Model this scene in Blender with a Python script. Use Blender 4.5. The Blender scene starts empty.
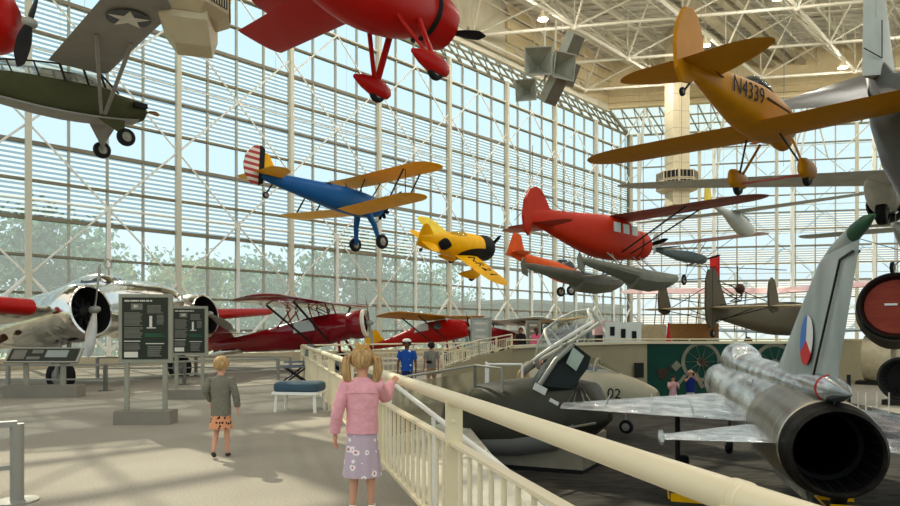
import bpy, bmesh, math, random
from mathutils import Vector, Matrix, Euler
V = Vector
PI = math.pi
random.seed(7)
SC = bpy.context.scene
COL = SC.collection

# ------------------------------------------------------------------ materials
def nodes(name):
    m = bpy.data.materials.new(name); m.use_nodes = True
    nt = m.node_tree; nt.nodes.clear()
    out = nt.nodes.new('ShaderNodeOutputMaterial')
    return m, nt, out
def lin(c):
    return tuple(((x/255)/12.92 if x/255 <= .04045 else ((x/255+.055)/1.055)**2.4) for x in c[:3]) + (1,)
MC = {}
def paint(name, c, rough=.5, metal=0, var=.12, scale=3.0, bump=0, bscale=40, coat=0, spec=.16, c2=None, stretch=None):
    """procedural painted / metal / cloth surface; c is an sRGB 0-255 colour"""
    if name in MC: return MC[name]
    m, nt, out = nodes(name)
    b = nt.nodes.new('ShaderNodeBsdfPrincipled')
    b.inputs['Roughness'].default_value = rough
    b.inputs['Metallic'].default_value = metal
    b.inputs['Specular IOR Level'].default_value = spec
    b.inputs['Coat Weight'].default_value = coat
    tc = nt.nodes.new('ShaderNodeTexCoord')
    mp = nt.nodes.new('ShaderNodeMapping')
    if stretch: mp.inputs['Scale'].default_value = stretch
    nt.links.new(tc.outputs['Object'], mp.inputs['Vector'])
    nz = nt.nodes.new('ShaderNodeTexNoise'); nz.inputs['Scale'].default_value = scale; nz.inputs['Detail'].default_value = 4
    nt.links.new(mp.outputs['Vector'], nz.inputs['Vector'])
    cr = nt.nodes.new('ShaderNodeValToRGB')
    L = lin(c)
    cr.color_ramp.elements[0].position = .3; cr.color_ramp.elements[1].position = .7
    if c2: cr.color_ramp.elements[0].color = lin(c2); cr.color_ramp.elements[1].color = L
    else:
        cr.color_ramp.elements[0].color = tuple(x*(1-var) for x in L[:3])+(1,)
        cr.color_ramp.elements[1].color = tuple(min(1, x*(1+var)) for x in L[:3])+(1,)
    nt.links.new(nz.outputs['Fac'], cr.inputs['Fac'])
    nt.links.new(cr.outputs['Color'], b.inputs['Base Color'])
    if bump:
        n2 = nt.nodes.new('ShaderNodeTexNoise'); n2.inputs['Scale'].default_value = bscale
        nt.links.new(mp.outputs['Vector'], n2.inputs['Vector'])
        bp = nt.nodes.new('ShaderNodeBump'); bp.inputs['Strength'].default_value = bump; bp.inputs['Distance'].default_value = .05
        nt.links.new(n2.outputs['Fac'], bp.inputs['Height']); nt.links.new(bp.outputs['Normal'], b.inputs['Normal'])
    nt.links.new(b.outputs['BSDF'], out.inputs['Surface'])
    MC[name] = m
    return m
def glass_mat(name, tint, haze, hazecol, stripes=False, gloss=0):
    m, nt, out = nodes(name)
    tr = nt.nodes.new('ShaderNodeBsdfTransparent'); tr.inputs['Color'].default_value = lin(tint)
    tl = nt.nodes.new('ShaderNodeBsdfTranslucent'); tl.inputs['Color'].default_value = lin(hazecol)
    mx = nt.nodes.new('ShaderNodeMixShader')
    nt.links.new(tr.outputs[0], mx.inputs[1]); nt.links.new(tl.outputs[0], mx.inputs[2])
    if stripes:
        tc = nt.nodes.new('ShaderNodeTexCoord'); sp = nt.nodes.new('ShaderNodeSeparateXYZ')
        nt.links.new(tc.outputs['Object'], sp.inputs[0])
        def math_(op, a, bv):
            n = nt.nodes.new('ShaderNodeMath'); n.operation = op
            if hasattr(a, 'links'): nt.links.new(a, n.inputs[0])
            else: n.inputs[0].default_value = a
            if hasattr(bv, 'links'): nt.links.new(bv, n.inputs[1])
            else: n.inputs[1].default_value = bv
            return n.outputs[0]
        z = sp.outputs['Z']
        fr = math_('FRACT', math_('DIVIDE', z, .205), 0)
        st = math_('LESS_THAN', fr, .5)
        # printed bands: rows 6.2..10.2 m and 12.3..15.4 m sun bands on the left wall, more on the back wall
        rows = None
        for lo, hi in stripes:
            r = math_('MULTIPLY', math_('GREATER_THAN', z, lo), math_('LESS_THAN', z, hi))
            rows = r if rows is None else math_('MAXIMUM', rows, r)
        mc = nt.nodes.new('ShaderNodeMix'); mc.data_type = 'RGBA'
        mc.inputs['A'].default_value = lin(tint); mc.inputs['B'].default_value = lin((150, 172, 184))
        nt.links.new(rows, mc.inputs['Factor']); nt.links.new(mc.outputs['Result'], tr.inputs['Color'])
        f = math_('MULTIPLY', math_('MULTIPLY', st, rows), .62)
        f = math_('ADD', f, haze)
        low = math_('MULTIPLY', math_('LESS_THAN', z, 6.2), .17)
        f = math_('ADD', f, low)
        nt.links.new(f, mx.inputs[0])
    else:
        mx.inputs[0].default_value = haze
    if not gloss:
        nt.links.new(mx.outputs[0], out.inputs['Surface']); return m
    gl = nt.nodes.new('ShaderNodeBsdfGlossy'); gl.inputs['Roughness'].default_value = .05
    m2 = nt.nodes.new('ShaderNodeMixShader'); m2.inputs[0].default_value = gloss
    nt.links.new(mx.outputs[0], m2.inputs[1]); nt.links.new(gl.outputs[0], m2.inputs[2])
    nt.links.new(m2.outputs[0], out.inputs['Surface'])
    return m
def emit(name, c, s):
    m, nt, out = nodes(name)
    e = nt.nodes.new('ShaderNodeEmission'); e.inputs['Color'].default_value = lin(c); e.inputs['Strength'].default_value = s
    nt.links.new(e.outputs[0], out.inputs['Surface']); return m

cream = paint('cream_rail_paint', (226, 211, 176), .35, var=.03, spec=.5)
cream2 = paint('beige_panel_paint', (196, 184, 155), .6, var=.05)
taupe = paint('taupe_base', (128, 122, 108), .6, var=.06)
mull = paint('transom_grey_brown', (138, 130, 112), .5, var=.05)
mullv = paint('mullion_grey', (176, 174, 162), .45, var=.04)
white = paint('white_steel', (238, 236, 228), .5, var=.04)
trussm = paint('cream_truss', (206, 200, 182), .5, var=.05)
greyst = paint('grey_steel', (150, 148, 138), .4, metal=.3, var=.05)
black = paint('black_rubber', (24, 24, 24), .6, var=.1)
dark = paint('dark_paint', (38, 38, 36), .5)
chrome = paint('polished_aluminium', (215, 212, 205), .14, metal=1, var=.10, scale=2.5, bump=.15, bscale=6)
alum = paint('weathered_aluminium', (226, 230, 232), .24, metal=.88, c2=(130, 137, 140), scale=2.2, bump=.25, bscale=5, stretch=(.6, 1.6, 1.6))
alumlt = paint('foil_aluminium', (240, 245, 248), .25, metal=.85, c2=(128, 140, 148), scale=3, bump=.5, bscale=7)
finmet = paint('dull_fin_metal', (198, 206, 204), .42, metal=.5, c2=(146, 158, 154), scale=1.5, stretch=(1, 1, .4), bump=.1)
red = paint('aircraft_red', (176, 14, 6), .4, var=.06, coat=.06)
dred = paint('dark_red_gloss', (132, 14, 26), .2, var=.10, coat=.7)
ored = paint('orange_red_paint', (186, 40, 6), .55, var=.06)
oran = paint('orange_paint', (206, 84, 30), .45)
yel = paint('chrome_yellow', (236, 176, 8), .45, var=.08)
yel2 = paint('warm_yellow', (184, 120, 0), .45, var=.07)
lyel = paint('pale_yellow', (226, 196, 60), .5)
blue = paint('aircraft_blue', (22, 88, 150), .35, var=.08)
olive = paint('olive_drab', (66, 68, 42), .7, var=.08)
gry = paint('neutral_grey', (140, 138, 132), .6, var=.06)
cloudg = paint('light_grey_paint', (178, 180, 174), .45, var=.05)
silv = paint('silver_dope', (92, 92, 90), .32, metal=.25, var=.08)
floatg = paint('float_grey', (122, 122, 108), .55, var=.08)
brown = paint('brown_olive_fabric', (86, 78, 60), .6, var=.08)
tanp = paint('tan_panel', (186, 170, 138), .6)
pinkw = paint('faded_pink_wing', (190, 120, 112), .5, c2=(158, 66, 54), scale=2, stretch=(1, .3, 1))
pinkw2 = paint('pale_pink_wing', (222, 192, 190), .55, c2=(208, 160, 160), scale=2)
paleb = paint('pale_blue_grey', (176, 194, 200), .5)
dgreen = paint('dark_green_paint', (20, 66, 52), .55, var=.08)
radm = paint('radome_green', (30, 78, 50), .4)
wood = paint('wood_prop', (150, 96, 60), .35, stretch=(1, 8, 8))
glassd = paint('dark_glass', (44, 50, 52), .08, spec=.8, var=.02)
lensw = paint('pale_window', (206, 212, 206), .3, var=.05)
clear = glass_mat('clear_canopy', (225, 228, 222), .10, (200, 205, 200), gloss=.12)
starw = paint('insignia_white', (216, 214, 204), .6)
stard = paint('insignia_dark', (84, 88, 92), .6)
rustr = paint('rust_red_cover', (158, 66, 46), .55, c2=(132, 50, 36), scale=3, stretch=(1, 1, 5))

# ------------------------------------------------------------------ mesh builder
class MB:
    def __init__(s): s.v = []; s.f = []
    def add(s, vs, fs):
        o = len(s.v); s.v += [tuple(p) for p in vs]; s.f += [tuple(i+o for i in f) for f in fs]; return s
    def box(s, c, d, rot=None):
        c = V(c); h = V(d)*.5
        P = [V((x*h.x, y*h.y, z*h.z)) for x in (-1, 1) for y in (-1, 1) for z in (-1, 1)]
        if rot is not None: P = [rot @ p for p in P]
        return s.add([p+c for p in P], [(0,1,3,2),(4,6,7,5),(0,4,5,1),(2,3,7,6),(0,2,6,4),(1,5,7,3)])
    def beam(s, p, q, w, h, up=(0,0,1)):
        p = V(p); q = V(q); d = q-p; L = d.length
        if L < 1e-6: return s
        x = d/L; u = V(up)
        y = u.cross(x)
        if y.length < 1e-4: y = V((1,0,0)).cross(x)
        y.normalize(); z = x.cross(y)
        P = [a+y*(i*w/2)+z*(j*h/2) for a in (p, q) for i in (-1, 1) for j in (-1, 1)]
        return s.add(P, [(0,1,3,2),(4,6,7,5),(0,4,5,1),(2,3,7,6),(0,2,6,4),(1,5,7,3)])
    def tube(s, p, q, r, r2=None, n=10, cap=True):
        r2 = r if r2 is None else r2
        p = V(p); q = V(q); d = (q-p)
        if d.length < 1e-6: return s
        d.normalize(); a = d.orthogonal().normalized(); b = d.cross(a)
        P = []
        for c, rr in ((p, r), (q, r2)):
            for i in range(n):
                t = 2*PI*i/n; P.append(c+a*(rr*math.cos(t))+b*(rr*math.sin(t)))
        F = [(i, (i+1) % n, n+(i+1) % n, n+i) for i in range(n)]
        if cap: F += [tuple(range(n-1, -1, -1)), tuple(range(n, 2*n))]
        return s.add(P, F)
    def path(s, pts, r, n=10):
        """one continuous bent tube"""
        pts = [V(p) for p in pts]; rings = []
        rr = r if isinstance(r, (list, tuple)) else [r]*len(pts)
        a = None
        for i, p in enumerate(pts):
            t = (pts[min(i+1, len(pts)-1)]-pts[max(i-1, 0)]).normalized()
            a = t.orthogonal().normalized() if a is None else (a - t*a.dot(t)).normalized()
            b = t.cross(a)
            rings.append([p+a*(rr[i]*math.cos(2*PI*k/n))+b*(rr[i]*math.sin(2*PI*k/n)) for k in range(n)])
        return s.rings(rings)
    def rings(s, R, close=True, cap=True):
        n = len(R[0]); vs = [p for r in R for p in r]; F = []
        for j in range(len(R)-1):
            for i in range(n if close else n-1):
                k = (i+1) % n
                F.append((j*n+i, j*n+k, (j+1)*n+k, (j+1)*n+i))
        if cap and close: F += [tuple(range(n-1, -1, -1)), tuple((len(R)-1)*n+i for i in range(n))]
        return s.add(vs, F)
    def lathe(s, c, ax, prof, n=24, cap=False):
        """prof: (along axis, radius)"""
        c = V(c); d = V(ax).normalized(); a = d.orthogonal().normalized(); b = d.cross(a)
        R = [[c+d*t+a*(max(r, 1e-4)*math.cos(2*PI*i/n))+b*(max(r, 1e-4)*math.sin(2*PI*i/n)) for i in range(n)] for t, r in prof]
        return s.rings(R, cap=cap)
    def ball(s, c, r, n=12, m=8, rot=None):
        c = V(c); r = V(r) if hasattr(r, '__len__') else V((r, r, r)); R = []
        for j in range(m+1):
            ph = -PI/2+PI*j/m; ring = []
            for i in range(n):
                t = 2*PI*i/n
                p = V((r.x*max(math.cos(ph), .002)*math.cos(t), r.y*max(math.cos(ph), .002)*math.sin(t), r.z*math.sin(ph)))
                if rot is not None: p = rot @ p
                ring.append(c+p)
            R.append(ring)
        return s.rings(R)
    def prism(s, poly, ext):
        """poly: 3D points of a planar outline; ext: extrusion vector"""
        n = len(poly); e = V(ext)
        P = [V(p) for p in poly]+[V(p)+e for p in poly]
        return s.add(P, [tuple(range(n-1, -1, -1)), tuple(range(n, 2*n))]+[(i, (i+1) % n, n+(i+1) % n, n+i) for i in range(n)])
    def quad(s, a, b, c, d): return s.add([a, b, c, d], [(0, 1, 2, 3)])
    def build(s, name, mat, parent=None, smooth=True, loc=None):
        me = bpy.data.meshes.new(name); me.from_pydata(s.v, [], s.f)
        bm = bmesh.new(); bm.from_mesh(me); bmesh.ops.recalc_face_normals(bm, faces=bm.faces)
        if smooth:
            for f in bm.faces: f.smooth = True
            for e in bm.edges:
                if len(e.link_faces) == 2 and e.calc_face_angle(0) > .6: e.smooth = False
        bm.to_mesh(me); bm.free()
        for mm in (mat if isinstance(mat, (list, tuple)) else [mat]): me.materials.append(mm)
        o = bpy.data.objects.new(name, me); COL.objects.link(o)
        if parent: o.parent = parent
        if loc is not None: o.location = loc
        return o
def tag(o, label=None, cat=None, group=None, kind=None):
    if label: o['label'] = label
    if cat: o['category'] = cat
    if group: o['group'] = group
    if kind: o['kind'] = kind
    return o
def thing(name, label, cat, loc=(0,0,0), rot=None, group=None):
    o = bpy.data.objects.new(name, None); COL.objects.link(o); o.empty_display_size = .2
    o.location = loc
    if rot is not None:
        if isinstance(rot, Matrix): o.rotation_euler = rot.to_euler()
        elif isinstance(rot, (int, float)): o.rotation_euler = (0, 0, rot)
        else: o.rotation_euler = rot
    return tag(o, label, cat, group)
def struct(o): o['kind'] = 'structure'; return o
def copy_tree(o, parent=None):
    c = o.copy(); COL.objects.link(c); c.parent = parent
    for ch in [x for x in list(COL.objects) if x.parent == o]: copy_tree(ch, c)
    return c
def at(u, v, Y): return V(((u-450)/650*Y, Y, 1.5+(332-v)/650*Y))
def text(body, size, name, mat, parent, M, ext=.002, align='CENTER'):
    cu = bpy.data.curves.new('t', 'FONT'); cu.body = body; cu.size = size; cu.extrude = ext
    cu.align_x = align; cu.align_y = 'CENTER'
    o = bpy.data.objects.new('t', cu); COL.objects.link(o)
    dg = bpy.context.evaluated_depsgraph_get()
    me = bpy.data.meshes.new_from_object(o.evaluated_get(dg))
    bpy.data.objects.remove(o); me.materials.clear(); me.materials.append(mat)
    r = bpy.data.objects.new(name, me); COL.objects.link(r); r.parent = parent; r.matrix_local = M
    return r
def hpr(h, p, r):
    h, p, r = [math.radians(a) for a in (h, p, r)]
    return Matrix.Rotation(h, 3, 'Z') @ Matrix.Rotation(-p, 3, 'Y') @ Matrix.Rotation(r, 3, 'X')

# ------------------------------------------------------------------ aircraft parts (local: x to the nose, y to the left wing, z up)
def ring(x, z, w, h, e=2.0, n=24):
    R = []
    for i in range(n):
        t = 2*PI*i/n; c = math.cos(t); s_ = math.sin(t)
        R.append(V((x, w*math.copysign(abs(c)**(2/e), c), z+h*math.copysign(abs(s_)**(2/e), s_))))
    return R
def fuselage(secs, mat, parent, name='fuselage', n=24, sub=3):
    """secs (x, z centre, half width, half height, exponent); smooth interpolation between stations"""
    out = []
    for k in range(len(secs)-1):
        p0 = secs[max(k-1, 0)]; p1 = secs[k]; p2 = secs[k+1]; p3 = secs[min(k+2, len(secs)-1)]
        for j in range(sub):
            t = j/sub; a = []
            for c in range(5):
                m1 = (p2[c]-p0[c])/2; m2 = (p3[c]-p1[c])/2
                if k == 0: m1 = p2[c]-p1[c]
                if k == len(secs)-2: m2 = p2[c]-p1[c]
                a.append((2*t**3-3*t**2+1)*p1[c]+(t**3-2*t*t+t)*m1+(-2*t**3+3*t*t)*p2[c]+(t**3-t*t)*m2)
            out.append(a)
    out.append(list(secs[-1]))
    m = MB().rings([ring(a[0], a[1], max(a[2], .004), max(a[3], .004), max(a[4], 1.2), n) for a in out])
    return m.build(name, mat, parent)
def stations(b, le0, te0, le1, te1, z0, z1, tr=.5, start=0, n=6, th=.12):
    S = []
    def at_(s):
        k = s/b; return le0+(le1-le0)*k, te0+(te1-te0)*k, z0+(z1-z0)*k
    m = 8
    for i in range(m):
        s = start+(b-tr-start)*i/m; l, t, z = at_(s); S.append((s, l, t, z, th*abs(l-t)))
    for i in range(n+1):
        a = PI/2*i/n; s = b-tr+tr*math.sin(a); l, t, z = at_(s); c = math.cos(a)
        mid = l-(l-t)*.42; c = max(c, .05)
        S.append((s, mid+(l-mid)*c, mid+(t-mid)*c, z, th*abs(l-t)*max(c, .1)))
    return S
def foil(S, fn):
    R = []
    us = [0, .02, .08, .2, .4, .65, 1]
    for s, le, te, z, th in S:
        up = []; lo = []
        for u in us:
            t = th*(1.48*math.sqrt(u)-.63*u-1.758*u*u+1.42*u**3-.5075*u**4)*1.9*.5
            x = le+(te-le)*u
            up.append((x, t*1.2)); lo.append((x, -t*.8))
        pr = up+lo[-1:0:-1]
        R.append([fn(s, x, z, t) for x, t in pr])
    return R
def wing(side, S, mat, parent, name='wing'):
    return MB().rings(foil(S, lambda s, x, z, t: V((x, side*s, z+t)))).build(name, mat, parent)
def fin(S, mat, parent, name='fin', y=0):
    """S stations use height for span; z column ignored"""
    return MB().rings(foil(S, lambda s, x, z, t: V((x, y+t, s)))).build(name, mat, parent)
def strut(p, q, mat, parent, w=.09, h=.04, name='strut'):
    p = V(p); q = V(q); d = (q-p).normalized(); x = V((1, 0, 0)); x = (x-d*x.dot(d)).normalized(); y = d.cross(x)
    R = [[c+x*(w/2*math.cos(t))+y*(h/2*math.sin(t)) for t in [2*PI*i/10 for i in range(10)]] for c in (p, q)]
    return MB().rings(R).build(name, mat, parent)
def wheel(c, r, w, parent, ax=(0, 1, 0), hub=None, tyre=None, name='wheel'):
    o = MB().lathe(c, ax, [(-w/2, r*.55), (-w/2, r*.8), (-w*.42, r*.93), (-w*.15, r), (w*.15, r), (w*.42, r*.93), (w/2, r*.8), (w/2, r*.55)], 24).build(name, tyre or black, parent)
    MB().lathe(c, ax, [(-w*.55, .001), (-w*.55, r*.12), (-w*.42, r*.2), (-w*.36, r*.56), (w*.36, r*.56), (w*.42, r*.2), (w*.55, r*.12), (w*.55, .001)], 20).build('hub', hub or greyst, o)
    return o
def prop(c, R, nb, ph, parent, mat, ax=(1, 0, 0), chord=.16, spin=None, hubm=None, tip=None, spinr=.12, spinl=.2):
    c = V(c); ax = V(ax).normalized(); u = V((0, 0, 1)); u = (u-ax*u.dot(ax)).normalized(); v = ax.cross(u)
    root = MB().lathe(c, ax, [(-.08, .001), (-.08, spinr)]+[(spinl*math.sin(a)-.02, spinr*math.cos(a)) for a in [PI/2*i/6 for i in range(7)]], 16).build('propeller', spin or hubm or greyst, parent)
    for k in range(nb):
        a = ph+2*PI*k/nb; d = u*math.cos(a)+v*math.sin(a); e = ax.cross(d)
        Rg = []
        for i in range(12):
            t = i/11; r = spinr*.5+(R-spinr*.5)*t
            ch = chord*(.45+.55*math.sin(min(1, t*1.9)*PI/2))*(1 if t < .75 else max(.12, math.cos((t-.75)/.25*PI/2*.93)))
            th = .05*(1-t)+.012; tw = math.radians(62-44*t)
            dx = e*math.cos(tw)+ax*math.sin(tw); dn = d.cross(dx)
            Rg.append([c+d*r+dx*(ch/2*math.cos(q))+dn*(th/2*math.sin(q)) for q in [2*PI*j/10 for j in range(10)]])
        MB().rings(Rg).build('blade', mat, root)
    return root
def radial(c, r, parent, n=9, ax=(1, 0, 0)):
    """visible radial engine: crankcase and finned cylinders"""
    c = V(c); ax = V(ax).normalized(); u = ax.orthogonal().normalized(); v = ax.cross(u)
    e = MB().lathe(c, ax, [(-.25, .001), (-.25, r*.42), (.1, r*.42), (.22, r*.2), (.3, .06), (.3, .001)], 16).build('engine', dark, parent)
    for k in range(n):
        a = 2*PI*k/n; d = u*math.cos(a)+v*math.sin(a)
        m = MB().lathe(c, d, [(r*.35, r*.12)]+[(r*(.4+.07*i), r*(.17 if i % 2 else .13)) for i in range(7)]+[(r*.9, r*.1), (r*.92, .001)], 10)
        m.build('cylinder', black, e)
    return e
def wires(o, pts, top=24.78):
    M = o.matrix_basis if o.matrix_basis else o.matrix_world
    M = Matrix.Translation(o.location) @ o.rotation_euler.to_matrix().to_4x4()
    Mi = M.inverted()
    for p in pts:
        w = M @ V(p); q = V((w.x+.0, w.y, top))
        MB().tube(Mi @ w, Mi @ q, .005, n=5).build('suspension_wire', greyst, o)
LAMPW = 800; EXPO = 0.36

# ================================================================== PLACE
WN = lambda n: V((.9815*4.348*(n+6.1)-43.3, 4.348*(n+6.1), 0))
LD = V((.7005, .7137, 0)); LN = V((-.7137, .7005, 0))          # along the left wall, outward normal
CORN = WN(8.0)
BD = V((.982, -.189, 0)); BN = V((.189, .982, 0))
ROW = lambda k: .05+1.535*k
Zv = V((0, 0, 1))
ROOFZ = 20.0
def rotz(d): return Matrix.Rotation(math.atan2(d.y, d.x), 3, 'Z')

gl_left = glass_mat('wall_glass_left', (226, 240, 246), .07, (196, 216, 224), stripes=[(6.2, 9.2), (10.8, 15.38)])
gl_back = glass_mat('wall_glass_back', (226, 240, 246), .08, (226, 228, 230), stripes=[(1.7, 3.0), (4.7, 6.1), (7.6, 9.0), (10.4, 12.4)])
gl_roof = glass_mat('eaves_glass', (206, 222, 222), .25, (205, 214, 208))

WIN = [0]
def bay(P0, d, nrm, cell, nc, rows, glass, label):
    WIN[0] += 1
    m = MB(); vm = MB()
    L = cell*nc; R = rotz(d)
    for i in range(nc):
        p = P0+d*(cell*i)
        vm.box(p+Zv*(ROOFZ/2), (.085, .16, ROOFZ), R)
    for k in range(rows+1):
        h = .15 if k in (0, 4, 6, 10, 13) else .09
        m.box(P0+d*(L/2)+Zv*min(ROW(k), ROOFZ)-nrm*.02, (L, .22, h), R)
    f = m.build('window_%d' % WIN[0], mull, smooth=False); struct(f); vm.build('mullion', mullv, f, smooth=False)
    g = MB(); o = nrm*.06
    a = P0+o; b = P0+d*L+o
    g.quad(a, b, b+Zv*ROOFZ, a+Zv*ROOFZ)
    g.build('glass', glass, f, smooth=False)
    return f
for i in range(-3, 8):
    bay(WN(i), LD, LN, 6.0925/4, 4, 13, gl_left, '')
b0 = CORN-BD*.35
for j in range(7):
    bay(b0+BD*(6.6*j), BD, BN, 1.65, 4, 13, gl_back, '')
# kerb walls at the foot of the glass
m = MB(); a = WN(-3)-LN*.35; b = CORN-LN*.35
m.beam(a+Zv*.22, b+Zv*.22, .5, .44); struct(m.build('wall_left', cream2, smooth=False))
m = MB(); a = b0-BN*.4; b = b0+BD*46-BN*.4
m.beam(a+Zv*.22, b+Zv*.22, .5, .44); struct(m.build('wall_back', cream2, smooth=False))
m = MB(); m.box(CORN+Zv*ROOFZ/2, (.28, .28, ROOFZ), rotz(LD)); struct(m.build('trim_1', mull, smooth=False))

# steel outside the glass: columns and crossed bracing
TR = [1]
colm = paint('column_cream', (212, 206, 188), .5, var=.03)
def column(P, nrm):
    TR[0] += 1
    m = MB()
    a = P-nrm*.24
    m.box(a+Zv*ROOFZ/2, (.21, .24, ROOFZ), rotz(LD))
    k = 0
    for i in range(k):
        z0 = ROOFZ*i/k; z1 = ROOFZ*(i+1)/k
        p, q = (a, b) if i % 2 else (b, a)
        m.tube(p+Zv*z0, q+Zv*z1, .05, n=6)
    struct(m.build('trim_%d' % TR[0], colm))
def bracing(P0, P1, nrm, bo=.75):
    TR[0] += 1
    m = MB(); a = P0+nrm*bo; b = P1+nrm*bo; c = (a+b)/2
    for zc in (6.9, 13.1, 18.5):
        for e in (a, b):
            for dz in (-3.1, 3.1):
                if zc+dz <= ROOFZ: m.tube(c+Zv*zc, e+Zv*(zc+dz), .045, n=6)
        m.tube(a+Zv*zc, b+Zv*zc, .04, n=6)
    m.tube(a+Zv*3.8, c+Zv*.6, .08, n=6); m.tube(c+Zv*.6, b+Zv*3.8, .08, n=6)
    m.tube(c+Zv*.2, c+Zv*7, .09, n=8)
    struct(m.build('trim_%d' % TR[0], white))
for i in range(-3, 9): column(WN(i), LN)
for i in range(-3, 8): bracing(WN(i), WN(i+1), LN, -.2)
for j in range(7): column(b0+BD*(6.6*j+.02), BN) if j else None
for j in range(0, 7): bracing(b0+BD*6.6*j, b0+BD*6.6*(j+1), BN)

# ---- roof: deck, fascia, eaves glazing, space frame
def inter(p, d, q, e):
    den = d.x*e.y-d.y*e.x; t = ((q.x-p.x)*e.y-(q.y-p.y)*e.x)/den
    return p+d*t
INL = WN(0)-LN*1.3; INB = b0-BN*5.6
IC = inter(INL, LD, INB, BD)
deckm = paint('corrugated_deck', (220, 216, 204), .7, c2=(172, 166, 150), scale=1.2, stretch=(.4, 6, 1))
DZ = 24.8
R0 = inter(INL, LD, V((0, 8, 0)), BD)
R1 = R0+BD*75; R2 = IC+BD*60
m = MB()
m.prism([R0+Zv*DZ, IC+Zv*DZ, R2+Zv*DZ, R1+Zv*DZ], Zv*.3)
# downstanding ribs of the corrugated deck
nrib = 60
for i in range(nrib):
    p = IC+(R0-IC)*((i+.5)/nrib); m.beam(p+Zv*(DZ-.06), p+BD*60+Zv*(DZ-.06), .35, .12)
struct(m.build('ceiling', deckm, smooth=False))
# purlins along the hall
m = MB()
for i in range(14):
    p = IC+BD*(2+i*4.3); q = p+(R0-IC); m.beam(p+Zv*(DZ-.35), q+Zv*(DZ-.35), .14, .42)
TR[0] += 1; struct(m.build('trim_%d' % TR[0], trussm, smooth=False))
# long duct and cable trays
m = MB()
for i, (o, w, z) in enumerate([(13, .8, 23.4), (14.6, .5, 23.6), (15.6, .35, 23.5), (27, .7, 23.4)]):
    p = IC+BD*o; q = p+(R0-IC); m.beam(p+Zv*z, q+Zv*z, w, .3)
TR[0] += 1; struct(m.build('trim_%d' % TR[0], paint('duct_beige', (168, 158, 134), .6), smooth=False))
# fascia: panelled beige band round the inner edge
fasc = paint('fascia_panel', (206, 188, 150), .6, var=.05)
m = MB()
FZ0, FZ1 = 20.9, 24.8
m.beam(IC+Zv*((FZ0+FZ1)/2), IC+BD*60+Zv*((FZ0+FZ1)/2), .25, FZ1-FZ0)
for k in range(18): p = IC+BD*(k*3.3)-BN*.16; m.beam(p+Zv*FZ0, p+Zv*FZ1, .06, .06, up=(1, 0, 0))
for z, w in ((20.75, .5), (21.25, .25), (21.8, .18)): m.beam(IC+Zv*z-BN*.2, IC+BD*60+Zv*z-BN*.2, w, .12)
q = IC-LD*14
for k in range(4): m.beam(IC+Zv*(21.5+k*.95)-LN*.1*k, q+Zv*(21.5+k*.95)-LN*.1*k, .2, .75)
struct(m.build('wall_fascia', fasc, smooth=False))
m = MB(); m.beam(IC+Zv*22.9, R0+Zv*22.9, .15, 3.9); struct(m.build('wall_fascia_left', paint('fascia_light', (206, 198, 176), .7, var=.03), smooth=False))
m = MB()
for k in range(15):
    p = IC+BD*(1.2+k*3.1); nn = 22
    for i in range(nn):
        a_ = p+(R0-IC)*(i/nn); b_ = p+(R0-IC)*((i+1)/nn)
        m.tube(a_+Zv*24.55, (a_+b_)/2+Zv*23.5, .032, n=5, cap=False); m.tube((a_+b_)/2+Zv*23.5, b_+Zv*24.55, .032, n=5, cap=False)
    m.tube(p+Zv*23.5, p+(R0-IC)+Zv*23.5, .045, n=5)
TR[0] += 1; struct(m.build('trim_%d' % TR[0], trussm))
m = MB(); m.beam(IC+Zv*20.75, R0+Zv*20.75, .3, .4)
m.beam(IC+Zv*24.6, R0+Zv*24.6, .3, .5)
TR[0] += 1; struct(m.build('trim_%d' % TR[0], trussm, smooth=False))
# eaves glazing (two sloping strips meeting at the corner)
WIN[0] += 1
m = MB(); fr = MB()
A0 = WN(-3)+Zv*ROOFZ; A1 = CORN+Zv*ROOFZ; B0 = R0+Zv*20.75; B1 = IC+Zv*20.75
A2 = CORN+BD*46+Zv*ROOFZ; B2 = IC+BD*46+Zv*20.75
n = 44
for (p0, p1, q0, q1) in ((A0, A1, INL-LD*18+Zv*20.75, B1), (A1, A2, B1, B2)):
    m.quad(p0, p1, q1, q0)
    for i in range(n+1):
        t = i/n; fr.beam(p0.lerp(p1, t), q0.lerp(q1, t), .07, .12)
        if i < n: fr.beam(p0.lerp(p1, t), q0.lerp(q1, (i+1)/n), .05, .08)
    for s_ in (0, .33, .66): fr.beam(p0.lerp(q0, s_), p1.lerp(q1, s_), .09, .12)
fr.beam(A1, B1, .2, .2)
f = struct(fr.build('window_%d' % WIN[0], mull, smooth=False)); m.build('glass', gl_roof, f, smooth=False)
# space frame
ga = LD*6.7; gb = BD*6.55; O = V((7.9, 41.3, 20.9))
T1 = MB(); T2 = MB()
def inside(p):
    return (p-IC).dot(-LN) > -.3 and (IC-p).dot(BN) > -.3 and p.y > 16
for i in range(-5, 4):
    for j in range(-6, 9):
        p = O+ga*i+gb*j; ins = inside(p)
        if not ins: continue
        T2.ball(p, .2, 8, 6)
        for e in (ga, gb):
            if inside(p+e): T1.tube(p, p+e, .10, n=6, cap=False)
        up = V((0, 0, 3.4))
        for si in (-.5, .5):
            for sj in (-.5, .5):
                q = p+ga*si+gb*sj+up
                T1.tube(p, q, .065, n=6, cap=False)
        q = p+(ga+gb)*.5+up
        T1.tube(q, q+ga, .08, n=6, cap=False); T1.tube(q, q+gb, .08, n=6, cap=False)
        T1.tube(p, p+up, .05, n=6, cap=False)
        T1.tube(p+up, p+up+ga*.5, .04, n=5, cap=False); T1.tube(p+up, p+up-ga*.5, .04, n=5, cap=False)
TR[0] += 1; tt = struct(T1.build('trim_%d' % TR[0], trussm)); T2.build('node', trussm, tt)
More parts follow.
